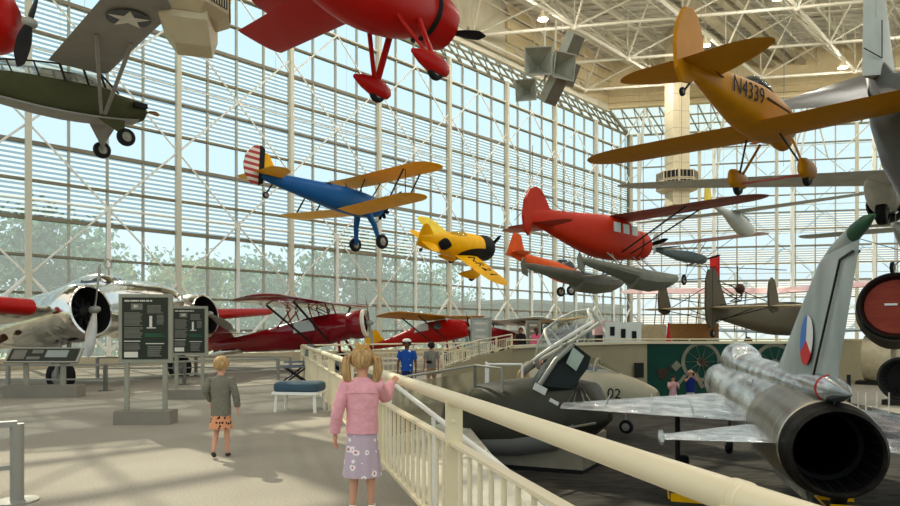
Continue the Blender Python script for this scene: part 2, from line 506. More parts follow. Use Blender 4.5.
# corner raking struts behind the fascia opening
m = MB()
for k in range(7):
    p = IC+BD*(k*6.6+3)+Zv*20.6; f = IC+BD*(k*6.6+3)+BN*5.2
    for dx in (-3, 0, 3): m.tube(p, f+BD*dx+Zv*17.0, .07, n=6)
    m.tube(p, f+Zv*13.5, .09, n=6)
    m.tube(f-BN*.3+Zv*0.4, f-BN*.3+Zv*20, .16, n=8)
TR[0] += 1; struct(m.build('trim_%d' % TR[0], white))

# ---- floors
carpet, nt, out = nodes('carpet_beige')
b = nt.nodes.new('ShaderNodeBsdfPrincipled'); b.inputs['Roughness'].default_value = .95; b.inputs['Specular IOR Level'].default_value = .15
tc = nt.nodes.new('ShaderNodeTexCoord'); n1 = nt.nodes.new('ShaderNodeTexNoise'); n1.inputs['Scale'].default_value = 60; n1.inputs['Detail'].default_value = 3
n2 = nt.nodes.new('ShaderNodeTexNoise'); n2.inputs['Scale'].default_value = .5
cr = nt.nodes.new('ShaderNodeValToRGB'); cr.color_ramp.elements[0].position = .35; cr.color_ramp.elements[1].position = .68
cr.color_ramp.elements[0].color = lin((132, 126, 114)); cr.color_ramp.elements[1].color = lin((172, 165, 151))
mxx = nt.nodes.new('ShaderNodeMath'); mxx.operation = 'MULTIPLY_ADD'; mxx.inputs[1].default_value = .6
ad = nt.nodes.new('ShaderNodeMath'); ad.operation = 'MULTIPLY'; ad.inputs[1].default_value = .4
nt.links.new(tc.outputs['Object'], n1.inputs['Vector']); nt.links.new(tc.outputs['Object'], n2.inputs['Vector'])
nt.links.new(n2.outputs['Fac'], ad.inputs[0]); nt.links.new(n1.outputs['Fac'], mxx.inputs[0]); nt.links.new(ad.outputs[0], mxx.inputs[2])
nt.links.new(mxx.outputs[0], cr.inputs['Fac']); nt.links.new(cr.outputs['Color'], b.inputs['Base Color'])
bp = nt.nodes.new('ShaderNodeBump'); bp.inputs['Strength'].default_value = .35; bp.inputs['Distance'].default_value = .01
nt.links.new(n1.outputs['Fac'], bp.inputs['Height']); nt.links.new(bp.outputs['Normal'], b.inputs['Normal'])
nt.links.new(b.outputs[0], out.inputs['Surface'])
lowfloor = paint('dark_streaked_carpet', (84, 80, 74), .95, c2=(50, 48, 44), scale=5, stretch=(.5, 2.2, 1), bump=.3, bscale=50, spec=.1)
FX = lambda y: 1.30-.288*y           # line of the long balustrade
LOW = -1.7
# mezzanine slab: left of the balustrade, wrapping behind the ramp to the back wall
PL = [(FX(-8)+.06, -8), (FX(21.5)+.06, 21.5), (1.7, 27.0), (2.45, 28.6), (6.5, 30.4), (9.2, 31.4), (18.5, 31.2), (24.5, 42.5), (60, 39.5)]
wl = WN(-3)
end = b0+BD*46
poly = [V((x, y, -.35)) for x, y in PL]+[V((end.x, end.y, -.35)), V((CORN.x, CORN.y, -.35)), V((wl.x, wl.y, -.35)), V((-34, -8, -.35))]
m = MB(); m.prism(poly, (0, 0, .35)); struct(m.build('floor', carpet, smooth=False))
m = MB(); m.prism([V((-34, -8, LOW-.3)), V((62, -8, LOW-.3)), V((62, 44, LOW-.3)), V((-34, 44, LOW-.3))], (0, 0, .3))
struct(m.build('floor_lower', lowfloor, smooth=False))
# ramp between balustrade and beige wall
m = MB()
rp = [(FX(2)+.1, 2, -1.46), (FX(21.4)+.1, 21.4, -.25), (1.55, 26.6, -.02), (2.3, 26.2, -.02), (-.1, 19.3, -.5), (-.1+.9, 12.5, -.85), (1.5, 9.2, -1.02), (2.1, 2.0, -1.46)]
m.prism([V(p)-Zv*.2 for p in rp], (0, 0, .2)); struct(m.build('floor_ramp', paint('ramp_floor', (176, 172, 160), .8), smooth=False))
# ground outside
m = MB(); m.box((0, 60, -2.6), (500, 500, .4))
struct(m.build('floor_outside', paint('lawn_outside', (140, 152, 110), .9), smooth=False))

# parapet walls in front of the upper level: beige curve, then green mural wall
def curtainwall(pts, name, mat, th=.16):
    m = MB()
    R = []
    for i, (x, y, zt) in enumerate(pts):
        R.append([V((x, y, LOW)), V((x, y, zt)), V((x, y+th, zt)), V((x, y+th, LOW))])
    m.rings(R); return struct(m.build(name, mat, smooth=False))
tanwall = paint('beige_wall', (164, 150, 118), .7, var=.04)
w1 = [(-.25, 19, .42), (1.0, 22.5, .66), (2.45, 25.6, .86), (4.6, 28.2, .90), (7.0, 30, .93), (9.4, 31, .95)]
curtainwall(w1, 'wall_ramp', tanwall)
MB().box((8.9, 30.6, -.3), (.42, .1, .7)).build('panel_recess', dark, bpy.data.objects['wall_ramp'])
w2 = [(9.4, 31, .95), (16, 31, .95), (18.4, 31.2, .95)]
curtainwall(w2, 'wall_mural', dgreen)
w3 = [(18.4, 31.2, .95), (24.4, 42.5, .95), (60, 39.5, .95)]
curtainwall(w3, 'wall_pit', paint('cream_wall', (206, 192, 156), .7, var=.03))
w2 = w2+w3
m = MB(); m.prism([V((17.4, 24, LOW)), V((62, 24, LOW)), V((62, 39.6, LOW)), V((24.2, 42.4, LOW)), V((18.3, 31.1, LOW))], (0, 0, .012)); struct(m.build('floor_pit', paint('pale_concrete', (150, 144, 132), .6), smooth=False))
m = MB()
for a, b_ in zip((w1+w2)[2:], (w1+w2)[3:]):
    if a[:2] == b_[:2]: continue
    m.beam(V(a)+V((0, .02, .05)), V(b_)+V((0, .02, .05)), .3, .12)
TR[0] += 1; struct(m.build('trim_%d' % TR[0], cream, smooth=False))

# ---- trees and building outside
bark = paint('bark', (88, 76, 62), .8)
def leaf_mat(name, c, c2):
    m = paint(name, c, .7, c2=c2, scale=1.2); nt = m.node_tree
    b = [n for n in nt.nodes if n.type == 'BSDF_PRINCIPLED'][0]; cr = [n for n in nt.nodes if n.type == 'VALTORGB'][0]
    out = [n for n in nt.nodes if n.type == 'OUTPUT_MATERIAL'][0]
    t = nt.nodes.new('ShaderNodeBsdfTranslucent'); mx = nt.nodes.new('ShaderNodeMixShader'); mx.inputs[0].default_value = .55
    nt.links.new(cr.outputs[0], t.inputs[0]); nt.links.new(b.outputs[0], mx.inputs[1]); nt.links.new(t.outputs[0], mx.inputs[2]); nt.links.new(mx.outputs[0], out.inputs[0])
    return m
leafm = leaf_mat('leaf_green', (118, 160, 138), (66, 100, 86))
leafm2 = leaf_mat('leaf_light_green', (150, 168, 112), (96, 122, 88))
def tree_meshes(seed, H, W):
    r = random.Random(seed); m = MB()
    for b_ in range(26):
        c = V((max(-W*.4, min(W*.4, r.gauss(0, W*.25))), max(-W*.4, min(W*.4, r.gauss(0, W*.25))), H*(.18+.8*r.random()**.8))); rad = W*(.16+.14*r.random())
        for k in range(120):
            d = V((r.gauss(0, 1), r.gauss(0, 1), r.gauss(0, 1))).normalized(); p = c+d*rad*(.3+.8*r.random())
            u = V((r.gauss(0, 1), r.gauss(0, 1), r.gauss(0, 1))).normalized()*.24; v_ = u.cross(d).normalized()*.17
            m.quad(p-u, p-v_, p+u, p+v_)
    t = MB().path([(0, 0, 0), (.1, 0, H*.3), (0, .1, H*.8)], [W*.05, W*.04, .05], 8)
    return m, t
protos = []
for s, (H, W, mt) in enumerate([(10.8, 8, leafm), (10.2, 8, leafm), (9.4, 7.6, leafm2)]):
    cm, tm = tree_meshes(s+3, H, W)
    tr = thing('tree', 'tree', 'tree', (0, 0, -2.4), 0, 'row of trees outside the window wall')
    cm.build('crown', mt, tr, smooth=False); tm.build('trunk', bark, tr)
    protos.append([tr, False])
r = random.Random(5)
tp = []
for i in range(8): tp.append((WN(-2.8+i*1.25)+LN*(14+r.random()*1.5), i))
for i in range(9): tp.append((WN(-2.2+i*1.25)+LN*(25+r.random()*1.5), i+1))
for k, (p, i) in enumerate(tp):
    pr = protos[[0, 1, 0, 1, 2, 0, 1][k % 7]]
    o = pr[0] if not pr[1] else copy_tree(pr[0]); pr[1] = True
    o.location = (p.x, p.y, -2.4); o.rotation_euler = (0, 0, r.random()*6)
    s = .9+.2*r.random(); o.scale = (s, s, s)
    o['label'] = 'leafy green tree in the row outside the left window wall'
tag(protos[2][0], 'leafy green tree in the row outside the left window wall')
# low building behind the far end of the left wall
bt = thing('outbuilding', 'low dark olive building seen through the far left corner windows', 'building', tuple(WN(7.3)+LN*7-Zv*2.4), math.atan2(LD.y, LD.x))
MB().box((0, 0, 3.2), (17, 8, 6.4)).build('wall', paint('olive_building', (92, 96, 78), .7), bt, smooth=False)
for i in range(5): MB().box((-6.6+i*3.3, -4.03, 3.2), (2.5, .1, 4.2)).build('window', glassd, bt, smooth=False)
MB().box((0, 0, 6.5), (17.6, 8.6, .3)).build('roof', taupe, bt, smooth=False)

# ---- daylight
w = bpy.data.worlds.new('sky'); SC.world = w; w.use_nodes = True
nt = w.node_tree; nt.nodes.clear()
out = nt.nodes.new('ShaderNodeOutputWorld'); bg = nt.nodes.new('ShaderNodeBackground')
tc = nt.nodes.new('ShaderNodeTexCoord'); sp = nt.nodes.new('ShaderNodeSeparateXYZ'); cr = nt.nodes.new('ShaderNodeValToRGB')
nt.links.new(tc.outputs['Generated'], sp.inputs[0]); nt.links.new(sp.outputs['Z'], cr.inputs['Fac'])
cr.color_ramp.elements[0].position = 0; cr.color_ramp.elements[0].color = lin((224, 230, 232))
cr.color_ramp.elements[1].position = .75; cr.color_ramp.elements[1].color = (1.15, 1.06, .92, 1)  # unseen zenith band, made warm and extra bright to lift the floor
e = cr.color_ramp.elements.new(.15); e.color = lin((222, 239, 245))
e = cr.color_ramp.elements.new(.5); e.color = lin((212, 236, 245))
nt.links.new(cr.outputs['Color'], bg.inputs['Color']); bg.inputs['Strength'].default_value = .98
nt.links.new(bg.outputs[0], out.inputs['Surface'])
sd = bpy.data.lights.new('sun', 'SUN'); sd.energy = 5.0; sd.color = (1, .83, .62); sd.angle = .009
so = bpy.data.objects.new('sun', sd); COL.objects.link(so)
tosun = V((-.62, .78, .75)).normalized()
so.rotation_euler = tosun.to_track_quat('Z', 'Y').to_euler()

# ---- pendant lamps under the space frame
lampm = emit('lamp_lens', (255, 244, 220), 1.6)
i = 0
for a in range(-4, 2):
    for c in range(-3, 6, 2):
        p = O+ga*(a+.5)+gb*(c+(a % 2))*1.0
        if not inside(p) or not inside(p+V((-1, 1, 0))): continue
        t = thing('pendant_lamp', 'round cream high-bay lamp hanging in the roof frame', 'lamp', (p.x, p.y, 20.2), 0, 'high-bay lamps hanging in the roof frame')
        MB().lathe((0, 0, 0), (0, 0, 1), [(0, .3), (.02, .33), (.22, .24), (.4, .12), (.55, .1), (.55, .001)], 16).build('shade', cream, t)
        MB().lathe((0, 0, .05), (0, 0, 1), [(0, .001), (-.03, .2), (0, .27)], 16).build('lens', lampm, t)
        MB().tube((0, 0, .5), (0, 0, 4.0), .02, n=6).build('stem', trussm, t)
        if True:
            ld = bpy.data.lights.new('lamp', 'POINT'); ld.energy = LAMPW; ld.color = (1, .95, .87); ld.shadow_soft_size = .3
            lo = bpy.data.objects.new('lamp', ld); COL.objects.link(lo); lo.location = (0, 0, -.05); lo.parent = t
        i += 1

# ---- camera
cd = bpy.data.cameras.new('camera'); cam = bpy.data.objects.new('camera', cd); COL.objects.link(cam)
cd.sensor_width = 36; cd.lens = 26; cd.shift_y = 79/900; cam.location = (0, 0, 1.5); cam.rotation_euler = (PI/2, 0, 0)
cd.clip_end = 600; SC.camera = cam
SC.view_settings.view_transform = 'Standard'; SC.view_settings.look = 'None'; SC.view_settings.gamma = 1
SC.view_settings.exposure = EXPO

# ================================================================== SUSPENDED AIRCRAFT
R15 = [-.05]
# ---- olive and grey high-wing liaison aeroplane, top left
P = thing('liaison_aeroplane', 'olive high-wing aeroplane with grey star-marked wing hanging at the upper left', 'aeroplane', (-9.65, 20.5, 8.45), hpr(48.1, 4.0, -1))
fuselage([(-.05, -.02, .22, .2, 2.4), (-.15, -.05, .36, .3, 2.6), (-.9, -.08, .42, .42, 3), (-1.3, -.02, .4, .5, 3.4), (-3, -.02, .38, .48, 3.4), (-4.2, .05, .26, .36, 3), (-6.4, .1, .04, .16, 2.5)], olive, P)
fuselage([(-.3, -.38, .3, .05, 2.5), (-1.3, -.5, .38, .06, 3), (-3, -.48, .36, .06, 3), (-6, -.06, .06, .05, 2.5)], gry, P, 'belly')
for s in (-1, 1):
    S = stations(5.25, -1.15, -2.75, -1.15, -2.75, .8, 1.2, 1.0, .42)
    w = wing(s, S, gry, P)
    d = MB(); zz = .72
    cx, cy = -1.95, s*3.9
    d.prism([V((cx+.52*math.cos(t), cy+.52*math.sin(t), 1.02)) for t in [2*PI*i/28 for i in range(28)]], (0, 0, -.01)).build('insignia_disc', stard, w, smooth=False)
    pts = []
    for i in range(10):
        rr = .5 if i % 2 == 0 else .2; t = PI/5*i+PI; pts.append(V((cx+rr*math.cos(t), cy+rr*math.sin(t), 1.005)))
    MB().prism(pts, (0, 0, -.01)).build('insignia_star', starw, w, smooth=False)
    strut((-1.35, s*.42, -.42), (-1.4, s*2.7, .92), gry, P, .12, .05); strut((-1.45, s*.42, -.42), (-2.3, s*2.7, .92), gry, P, .1, .05)
    wheel((-1.0, s*.92, -1.15), .26, .2, P, hub=greyst)
    MB().prism([V((-.75, s*.3, -.5)), V((-1.55, s*.3, -.5)), V((-1.02, s*.82, -1.1))], (0, s*.04, 0)).build('gear_leg', olive if s < 0 else gry, P, smooth=False)
    strut((-1.1, s*.05, -.5), (-1.0, s*.8, -1.15), gry, P, .05, .03)
# greenhouse cabin: frame and panes
m = MB()
cabx = [-1.25, -1.7, -2.3, -2.95, -3.6, -4.3]
topz = [.78, .86, .84, .78, .68, .52]
for s in (-1, 1):
    for i, x in enumerate(cabx):
        k = 1-.4*i/5
        m.tube((x, s*.38*k, .38-.01*i), (x-.12, s*.36*k, topz[i]), .035 if i < 3 else .022, n=6)
        if i: m.tube((cabx[i-1]-.12, s*.36*(1-.4*(i-1)/5), topz[i-1]), (x-.12, s*.36*k, topz[i]), .025, n=6)
m.tube((-.85, .3, .3), (-1.35, .34, .78), .03, n=6).tube((-.85, -.3, .3), (-1.35, -.34, .78), .03, n=6)
m.build('cabin_frame', dark, P)
c = MB()
for i in range(5):
    k0 = 1-.4*i/5; k1 = 1-.4*(i+1)/5
    for s in (-1, 1): c.quad((cabx[i], s*.37*k0, .36), (cabx[i+1], s*.37*k1, .34), (cabx[i+1]-.12, s*.35*k1, topz[i+1]-.01), (cabx[i]-.12, s*.35*k0, topz[i]-.01))
c.quad((-.85, -.3, .28), (-.85, .3, .28), (-1.35, .34, .76), (-1.35, -.34, .76))
c.build('cabin_glass', clear, P, smooth=False)
fin([(.1, -5.6, -6.5, 0, .06), (.5, -5.9, -6.9, 0, .06), (1.0, -6.2, -6.95, 0, .05), (1.15, -6.4, -6.8, 0, .02)], olive, P)
for s in (-1, 1): wing(s, stations(1.5, -5.5, -6.5, -5.7, -6.5, .15, .15, .4, 0), olive, P, 'tailplane')
for s in (-1, 1): MB().box((-.3, s*.36, .02), (.4, .3, .14)).build('engine_cylinders', black, P)
prop((.08, 0, 0), .92, 2, -1.25, P, wood, hubm=greyst, spinr=.07, spinl=.06)
wires(P, [(-2, -1, .9), (-2, 1, .9), (-5.5, 0, .3)])

# ---- blue and yellow biplane
P = thing('biplane_trainer', 'blue biplane trainer with yellow wings and red-white striped rudder, suspended', 'aeroplane', (-3.1, 31.43, 7.38), hpr(48.4, -3, 1))
blu = fuselage([(-.35, 0, .32, .32, 2), (-.7, -.02, .46, .46, 2), (-1.6, -.04, .48, .58, 2.2), (-2.9, -.02, .46, .58, 2.4), (-4.2, .02, .38, .46, 2.4), (-5.8, .08, .22, .30, 2.2), (-6.9, .12, .06, .16, 2)], blue, P)
radial((-.25, 0, 0), .56, P)
prop((.02, 0, 0), 1.3, 2, .9, P, black, chord=.2, hubm=greyst, spinr=.08, spinl=.1)
for s in (-1, 1):
    S = stations(4.9, -.95, -2.45, -.95, -2.45, 1.0, 1.1, .75, .0); wing(s, S, yel, P, 'upper_wing')
    S = stations(4.75, -1.65, -3.1, -1.65, -3.1, -.55, -.3, .75, .2); wing(s, S, yel, P, 'lower_wing')
    for x0, x1 in ((-1.1, -1.8), (-2.1, -2.8)): strut((x0, s*3.3, 1.03), (x1, s*3.3, -.32), dark, P, .09, .035)
    strut((-2.0, s*3.3, 1.03), (-1.9, s*3.3, -.3), dark, P, .05, .025)
    for x0, x1 in ((-1.05, -1.2), (-2.0, -2.0)): strut((x0, s*.7, .98), (x1, s*.36, .38), dark, P, .07, .03)
    wheel((-1.0, s*.95, -1.75), .34, .2, P, hub=greyst)
    MB().path([(-1.45, s*.35, -.4), (-1.25, s*.65, -1.0), (-1.05, s*.82, -1.75)], [.17, .13, .09], 10).build('gear_leg', blue, P)
    MB().tube((-1.0, s*.8, -1.75), (-1.0, s*.95, -1.75), .05).build('axle', greyst, P)
    wing(s, stations(1.55, -5.9, -7.2, -6.4, -7.25, .18, .2, .4, .05, th=.06), yel, P, 'tailplane')
    for x0, z0, x1, z1 in ((-1.2, 1.0, -1.8, -.4), (-1.8, -.4, -1.2, 1.0)):
        MB().tube((x0, s*(.6 if x0 > -1.5 else .4), z0), (x1, s*3.3, z1), .008, n=5).build('bracing_wire', dark, P)
S = [(.1, -5.9, -6.75, 0, .08), (.5, -6.2, -6.75, 0, .07), (.9, -6.45, -6.75, 0, .06), (1.05, -6.6, -6.75, 0, .03)]
fin(S, yel, P)
# striped rudder
stripe, nt, out = nodes('red_white_stripes')
b = nt.nodes.new('ShaderNodeBsdfPrincipled'); b.inputs['Roughness'].default_value = .5
tc = nt.nodes.new('ShaderNodeTexCoord'); sp = nt.nodes.new('ShaderNodeSeparateXYZ'); a = nt.nodes.new('ShaderNodeMath'); a.operation = 'MULTIPLY_ADD'; a.inputs[1].default_value = 1/.24; a.inputs[2].default_value = 10.3
fr = nt.nodes.new('ShaderNodeMath'); fr.operation = 'FRACT'; cr = nt.nodes.new('ShaderNodeValToRGB'); cr.color_ramp.interpolation = 'CONSTANT'
cr.color_ramp.elements[0].color = lin((170, 34, 34)); cr.color_ramp.elements[1].position = .5; cr.color_ramp.elements[1].color = lin((224, 216, 204))
nt.links.new(tc.outputs['Object'], sp.inputs[0]); nt.links.new(sp.outputs['Z'], a.inputs[0]); nt.links.new(a.outputs[0], fr.inputs[0]); nt.links.new(fr.outputs[0], cr.inputs[0])
nt.links.new(cr.outputs[0], b.inputs['Base Color']); nt.links.new(b.outputs[0], out.inputs[0])
def flat_fin(pts, th, mat, parent, name, smooth=False):
    return MB().prism([V((x, -th/2, z)) for x, z in pts], (0, th, 0)).build(name, mat, parent, smooth)
rud = flat_fin([(-7.0, -.35), (-7.3, -.3), (-7.6, .05), (-7.68, .4), (-7.6, .8), (-7.4, 1.1), (-7.15, 1.28), (-7.0, 1.3)], .07, stripe, P, 'rudder')
flat_fin([(-6.76, -.2), (-6.76, 1.16), (-6.85, 1.26), (-7.0, 1.3), (-7.0, -.35)], .08, black, rud, 'rudder_post')
wheel((-6.6, 0, -.65), .14, .09, P); MB().tube((-6.3, 0, -.1), (-6.6, 0, -.6), .035).build('tailwheel_strut', dark, P)
m = MB()
for x in (-2.75, -3.6): m.lathe((x, 0, .42), (0, 0, 1), [(-.06, .3), (.06, .31), (.08, .26), (-.06, .25)], 20)
m.build('cockpit_coaming', dark, P)
for x in (-2.5, -3.35): MB().rings([[V((x-.02, .24*math.cos(t), .42+.3*math.sin(t))) for t in [PI*i/10 for i in range(11)]], [V((x+.1, .3*math.cos(t), .36+.2*math.sin(t))) for t in [PI*i/10 for i in range(11)]]], close=False).build('windscreen', clear, P)
wires(P, [(-1.7, 1, 1.1), (-1.7, -1, 1.1), (-6.2, 0, .3)])

# ---- yellow and black racer
P = thing('racing_monoplane', 'small yellow and black radial-engined racer banking, suspended before the windows', 'aeroplane', (2.06, 36.24, 6.15), hpr(44.5, 1.5, 34.8))
fuselage([(-.75, 0, .66, .66, 2), (-1.6, .02, .68, .72, 2), (-2.6, .05, .62, .70, 2), (-3.6, .08, .46, .56, 2), (-4.6, .1, .2, .4, 2), (-5.2, .1, .05, .26, 2)], yel, P)
MB().lathe((0, 0, 0), (1, 0, 0), [(-.85, .66), (-.5, .72), (-.2, .71), (.0, .63), (.04, .55), (0, .48), (-.3, .46)], 28).build('cowling', black, P)
radial((-.3, 0, 0), .42, P, 7)
prop((.14, 0, 0), 1.15, 2, .35, P, dark, chord=.18, spinr=.1, spinl=.16)
sp_ = MB()
for s in (-1, 1):
    w = wing(s, stations(3.7, -1.1, -2.9, -1.4, -2.7, -.32, -.15, .7, .1), lyel if s > 0 else yel, P)
    if s < 0:
        for k, ch in enumerate('NR2100'[:4]):
            text(ch, .75, 'wing_letter', black, w, Matrix.Translation((-1.95, -1.1-.55*k, -.46+.02*k)) @ Matrix.Rotation(PI, 4, 'Y') @ Matrix.Rotation(PI/2, 4, 'Z'), .01)
            text(ch, .75, 'wing_letter', black, w, Matrix.Translation((-1.95, -1.1-.55*k, -.30+.11+.025*k-.0*k)) @ Matrix.Rotation(-PI/2, 4, 'Z'), .03)
    g = MB().rings([ring(x, -1.15, w_, h, 2, 14) for x, w_, h in ((-.75, .02, .05), (-.9, .13, .2), (-1.2, .17, .3), (-1.6, .14, .26), (-2.1, .06, .14), (-2.4, .02, .03))])
    o = g.build('wheel_spat', yel, P); o.location = (0, s*.95, 0)
    wheel((-1.25, s*.95, -1.33), .24, .12, P)
    strut((-1.3, s*.6, -.4), (-1.3, s*.95, -1.1), yel, P, .4, .1, 'gear_leg')
    wing(s, stations(1.15, -4.1, -5.1, -4.5, -5.1, .12, .12, .35, .05, th=.08), yel, P, 'tailplane')
fin([(.1, -3.9, -5.2, 0, .1), (.6, -4.4, -5.3, 0, .08), (.95, -4.8, -5.25, 0, .05), (1.05, -4.95, -5.15, 0, .02)], yel, P)
fuselage([(-1.9, .52, .22, .1, 2), (-2.4, .6, .26, .26, 2), (-3.1, .52, .22, .2, 2), (-3.8, .45, .05, .05, 2)], clear, P, 'canopy')
# black scalloped panels along the sides
for s in (-1, 1):
    st = [(-.75, 0, .66, .66), (-1.6, .02, .68, .72), (-2.6, .05, .62, .70), (-3.6, .08, .46, .56), (-4.6, .1, .2, .4)]
    def whc(x):
        for a_, b_ in zip(st, st[1:]):
            if b_[0] <= x <= a_[0]: t = (x-a_[0])/(b_[0]-a_[0]); return [a_[q]+(b_[q]-a_[q])*t for q in (1, 2, 3)]
        return st[-1][1:]
    for (x0, x1, d0, d1) in ((-.78, -2.7, -80, 24), (-3.3, -4.1, -20, 50)):
        R_ = []
        for i in range(13):
            x = x0+(x1-x0)*i/12; k = math.sqrt(max(0, 1-(i/12)**2)) if x0 > -1 else math.sin(PI*(i+.3)/13); zc, w_, h_ = whc(x); m_ = (d0+d1)/2
            R_.append([V((x, s*w_*1.035*math.cos(t), zc+h_*1.035*math.sin(t))) for t in [math.radians(m_+(d1-d0)/2*k*(j/5-1)) for j in range(11)]])
        MB().rings(R_, close=False).build('black_flash', black, P)
wheel((-4.75, 0, -.42), .1, .07, P); strut((-4.6, 0, -.05), (-4.75, 0, -.4), black, P, .05, .03)
wires(P, [(-2, .4, .4), (-4.5, 0, .4)])

# ---- orange-red cabin monoplane on floats
P = thing('floatplane', 'orange-red cabin floatplane on long grey floats, suspended near the back corner', 'aeroplane', (8.82, 29.92, 5.42), hpr(44, -.6, .3))
fuselage([(-.9, 0, .66, .66, 2), (-1.7, .05, .68, .82, 2.6), (-2.4, .1, .68, .92, 3), (-3.8, .1, .62, .88, 2.8), (-5.4, .16, .42, .68, 2.6), (-7, .28, .2, .44, 2.4), (-8.1, .34, .05, .26, 2)], ored, P)
MB().lathe((0, 0, 0), (1, 0, 0), [(-1.04, .69), (-1.0, .70), (-.96, .69)], 28).build('cowl_gap', black, P)
MB().lathe((0, 0, 0), (1, 0, 0), [(-1.0, .63), (-.7, .68), (-.3, .67), (-.08, .6), (-.02, .52), (-.1, .47), (-.5, .46)], 28).build('cowling', ored, P)
radial((-.35, 0, 0), .46, P, 9)
prop((.18, 0, 0), 1.25, 2, 1.35, P, black, chord=.2, spinr=.09, spinl=.14)
for s in (-1, 1):
    wing(s, stations(6.4, -1.4, -3.3, -1.7, -3.0, .95, 1.1, 1.0, .35, th=.11), pinkw, P)
    for x0, x1 in ((-1.9, -1.9), (-2.6, -3.0)): strut((x0, s*.55, -.55), (x1, s*3.6, .96), dark, P, .13, .05)
    for x, a, b_ in ((-1.75, -.1, .62), (-2.45, .0, .66), (-3.15, .05, .6)):
        MB().box((x, s*.655, .45), (.46, .05, .40)).build('cabin_window', lensw, P, smooth=False)
    # float
    secs = [(.7, -1.85, .05, .06), (.4, -1.98, .28, .22), (-.4, -2.12, .42, .36), (-1.8, -2.2, .46, .44), (-3.2, -2.16, .45, .44), (-3.25, -2.06, .43, .34), (-4.8, -1.9, .32, .24), (-6.4, -1.76, .13, .14), (-6.7, -1.74, .04, .1)]
    rg = []
    for x, z, w_, h in secs:
        rg.append([V((x, s*1.35+w_*a, z+.42+h*b_)) for a, b_ in ((-1, .35), (-.75, .85), (-.3, 1.05), (.3, 1.05), (.75, .85), (1, .35), (.95, -.1), (.35, -.75), (0, -1), (-.35, -.75), (-.95, -.1))])
    f = MB().rings(rg).build('float', floatg, P); fz = .42
    flat = MB().prism([V((-6.55, s*1.35-.02, -1.75)), V((-6.9, s*1.35-.02, -1.65)), V((-7.0, s*1.35-.02, -1.25)), V((-6.85, s*1.35-.02, -1.0)), V((-6.6, s*1.35-.02, -1.25))], (0, .04, 0)).build('water_rudder', floatg, f, smooth=False)
    for x0, x1 in ((-.9, -.6), (-1.5, -1.5), (-3.2, -3.9), (-3.6, -3.0)):
        strut((x0, s*.4, -.6), (x1, s*1.3, -1.5), greyst, P, .09, .05)
    wing(s, stations(1.5, -6.8, -8.0, -7.3, -7.9, .1, .1, .5, .05, th=.06), ored, P, 'tailplane')
    MB().tube((-7.6, s*1.2, .38), (-7.5, 0, 1.3), .012, n=5).build('bracing_wire', dark, P)
for x in (-.9, -3.4): strut((x, -1.35, -1.55), (x, 1.35, -1.55), greyst, P, .07, .06, 'spreader_bar')
flat_fin([(-6.4, .5), (-7.0, .8), (-7.25, 1.15), (-7.5, 1.4), (-7.8, 1.48), (-8.15, 1.35), (-8.45, .9), (-8.55, .3), (-8.45, -.2), (-8.2, -.4), (-8.0, .2)], .1, ored, P, 'fin')
# windscreen wrap
MB().rings([[V((-1.28, .5*math.cos(t), .45+.2*math.sin(t))) for t in [PI*i/12 for i in range(13)]], [V((-1.75, .56*math.cos(t), .55+.42*math.sin(t))) for t in [PI*i/12 for i in range(13)]]], close=False).build('windscreen', lensw, P)
MB().tube((-8.0, 0, 1.6), (-8.0, 0, 3.0), .01, n=5).build('aerial', dark, P)
wires(P, [(-2, 1, 1.1), (-2, -1, 1.1)])

# ---- orange ultralight behind it
P = thing('ultralight', 'small orange open-wheeled ultralight hanging behind the red floatplane', 'aeroplane', (8.0, 39.5, 4.75), hpr(20, -12, 0))
fuselage([(.1, 0, .05, .1, 2), (-.4, -.05, .4, .45, 2.2), (-1.6, 0, .45, .55, 2.4), (-3.0, .15, .3, .4, 2.2), (-4.9, .35, .08, .2, 2)], oran, P)
for s in (-1, 1):
    wheel((-.9, s*.6, -1.0), .3, .1, P); strut((-1.0, s*.25, -.4), (-.9, s*.55, -1.0), dark, P, .06, .04)
    wing(s, stations(1.2, -4.0, -4.9, -4.2, -4.9, .4, .4, .3, 0), oran, P, 'tailplane')
fuselage([(-.5, .35, .1, .1, 2), (-1.0, .5, .3, .35, 2), (-1.8, .5, .2, .25, 2)], glassd, P, 'canopy')
flat_fin([(-4.0, .4), (-4.5, 1.5), (-5.0, 1.6), (-5.2, .2)], .07, oran, P, 'fin')
wires(P, [(-1.5, 0, .8)])

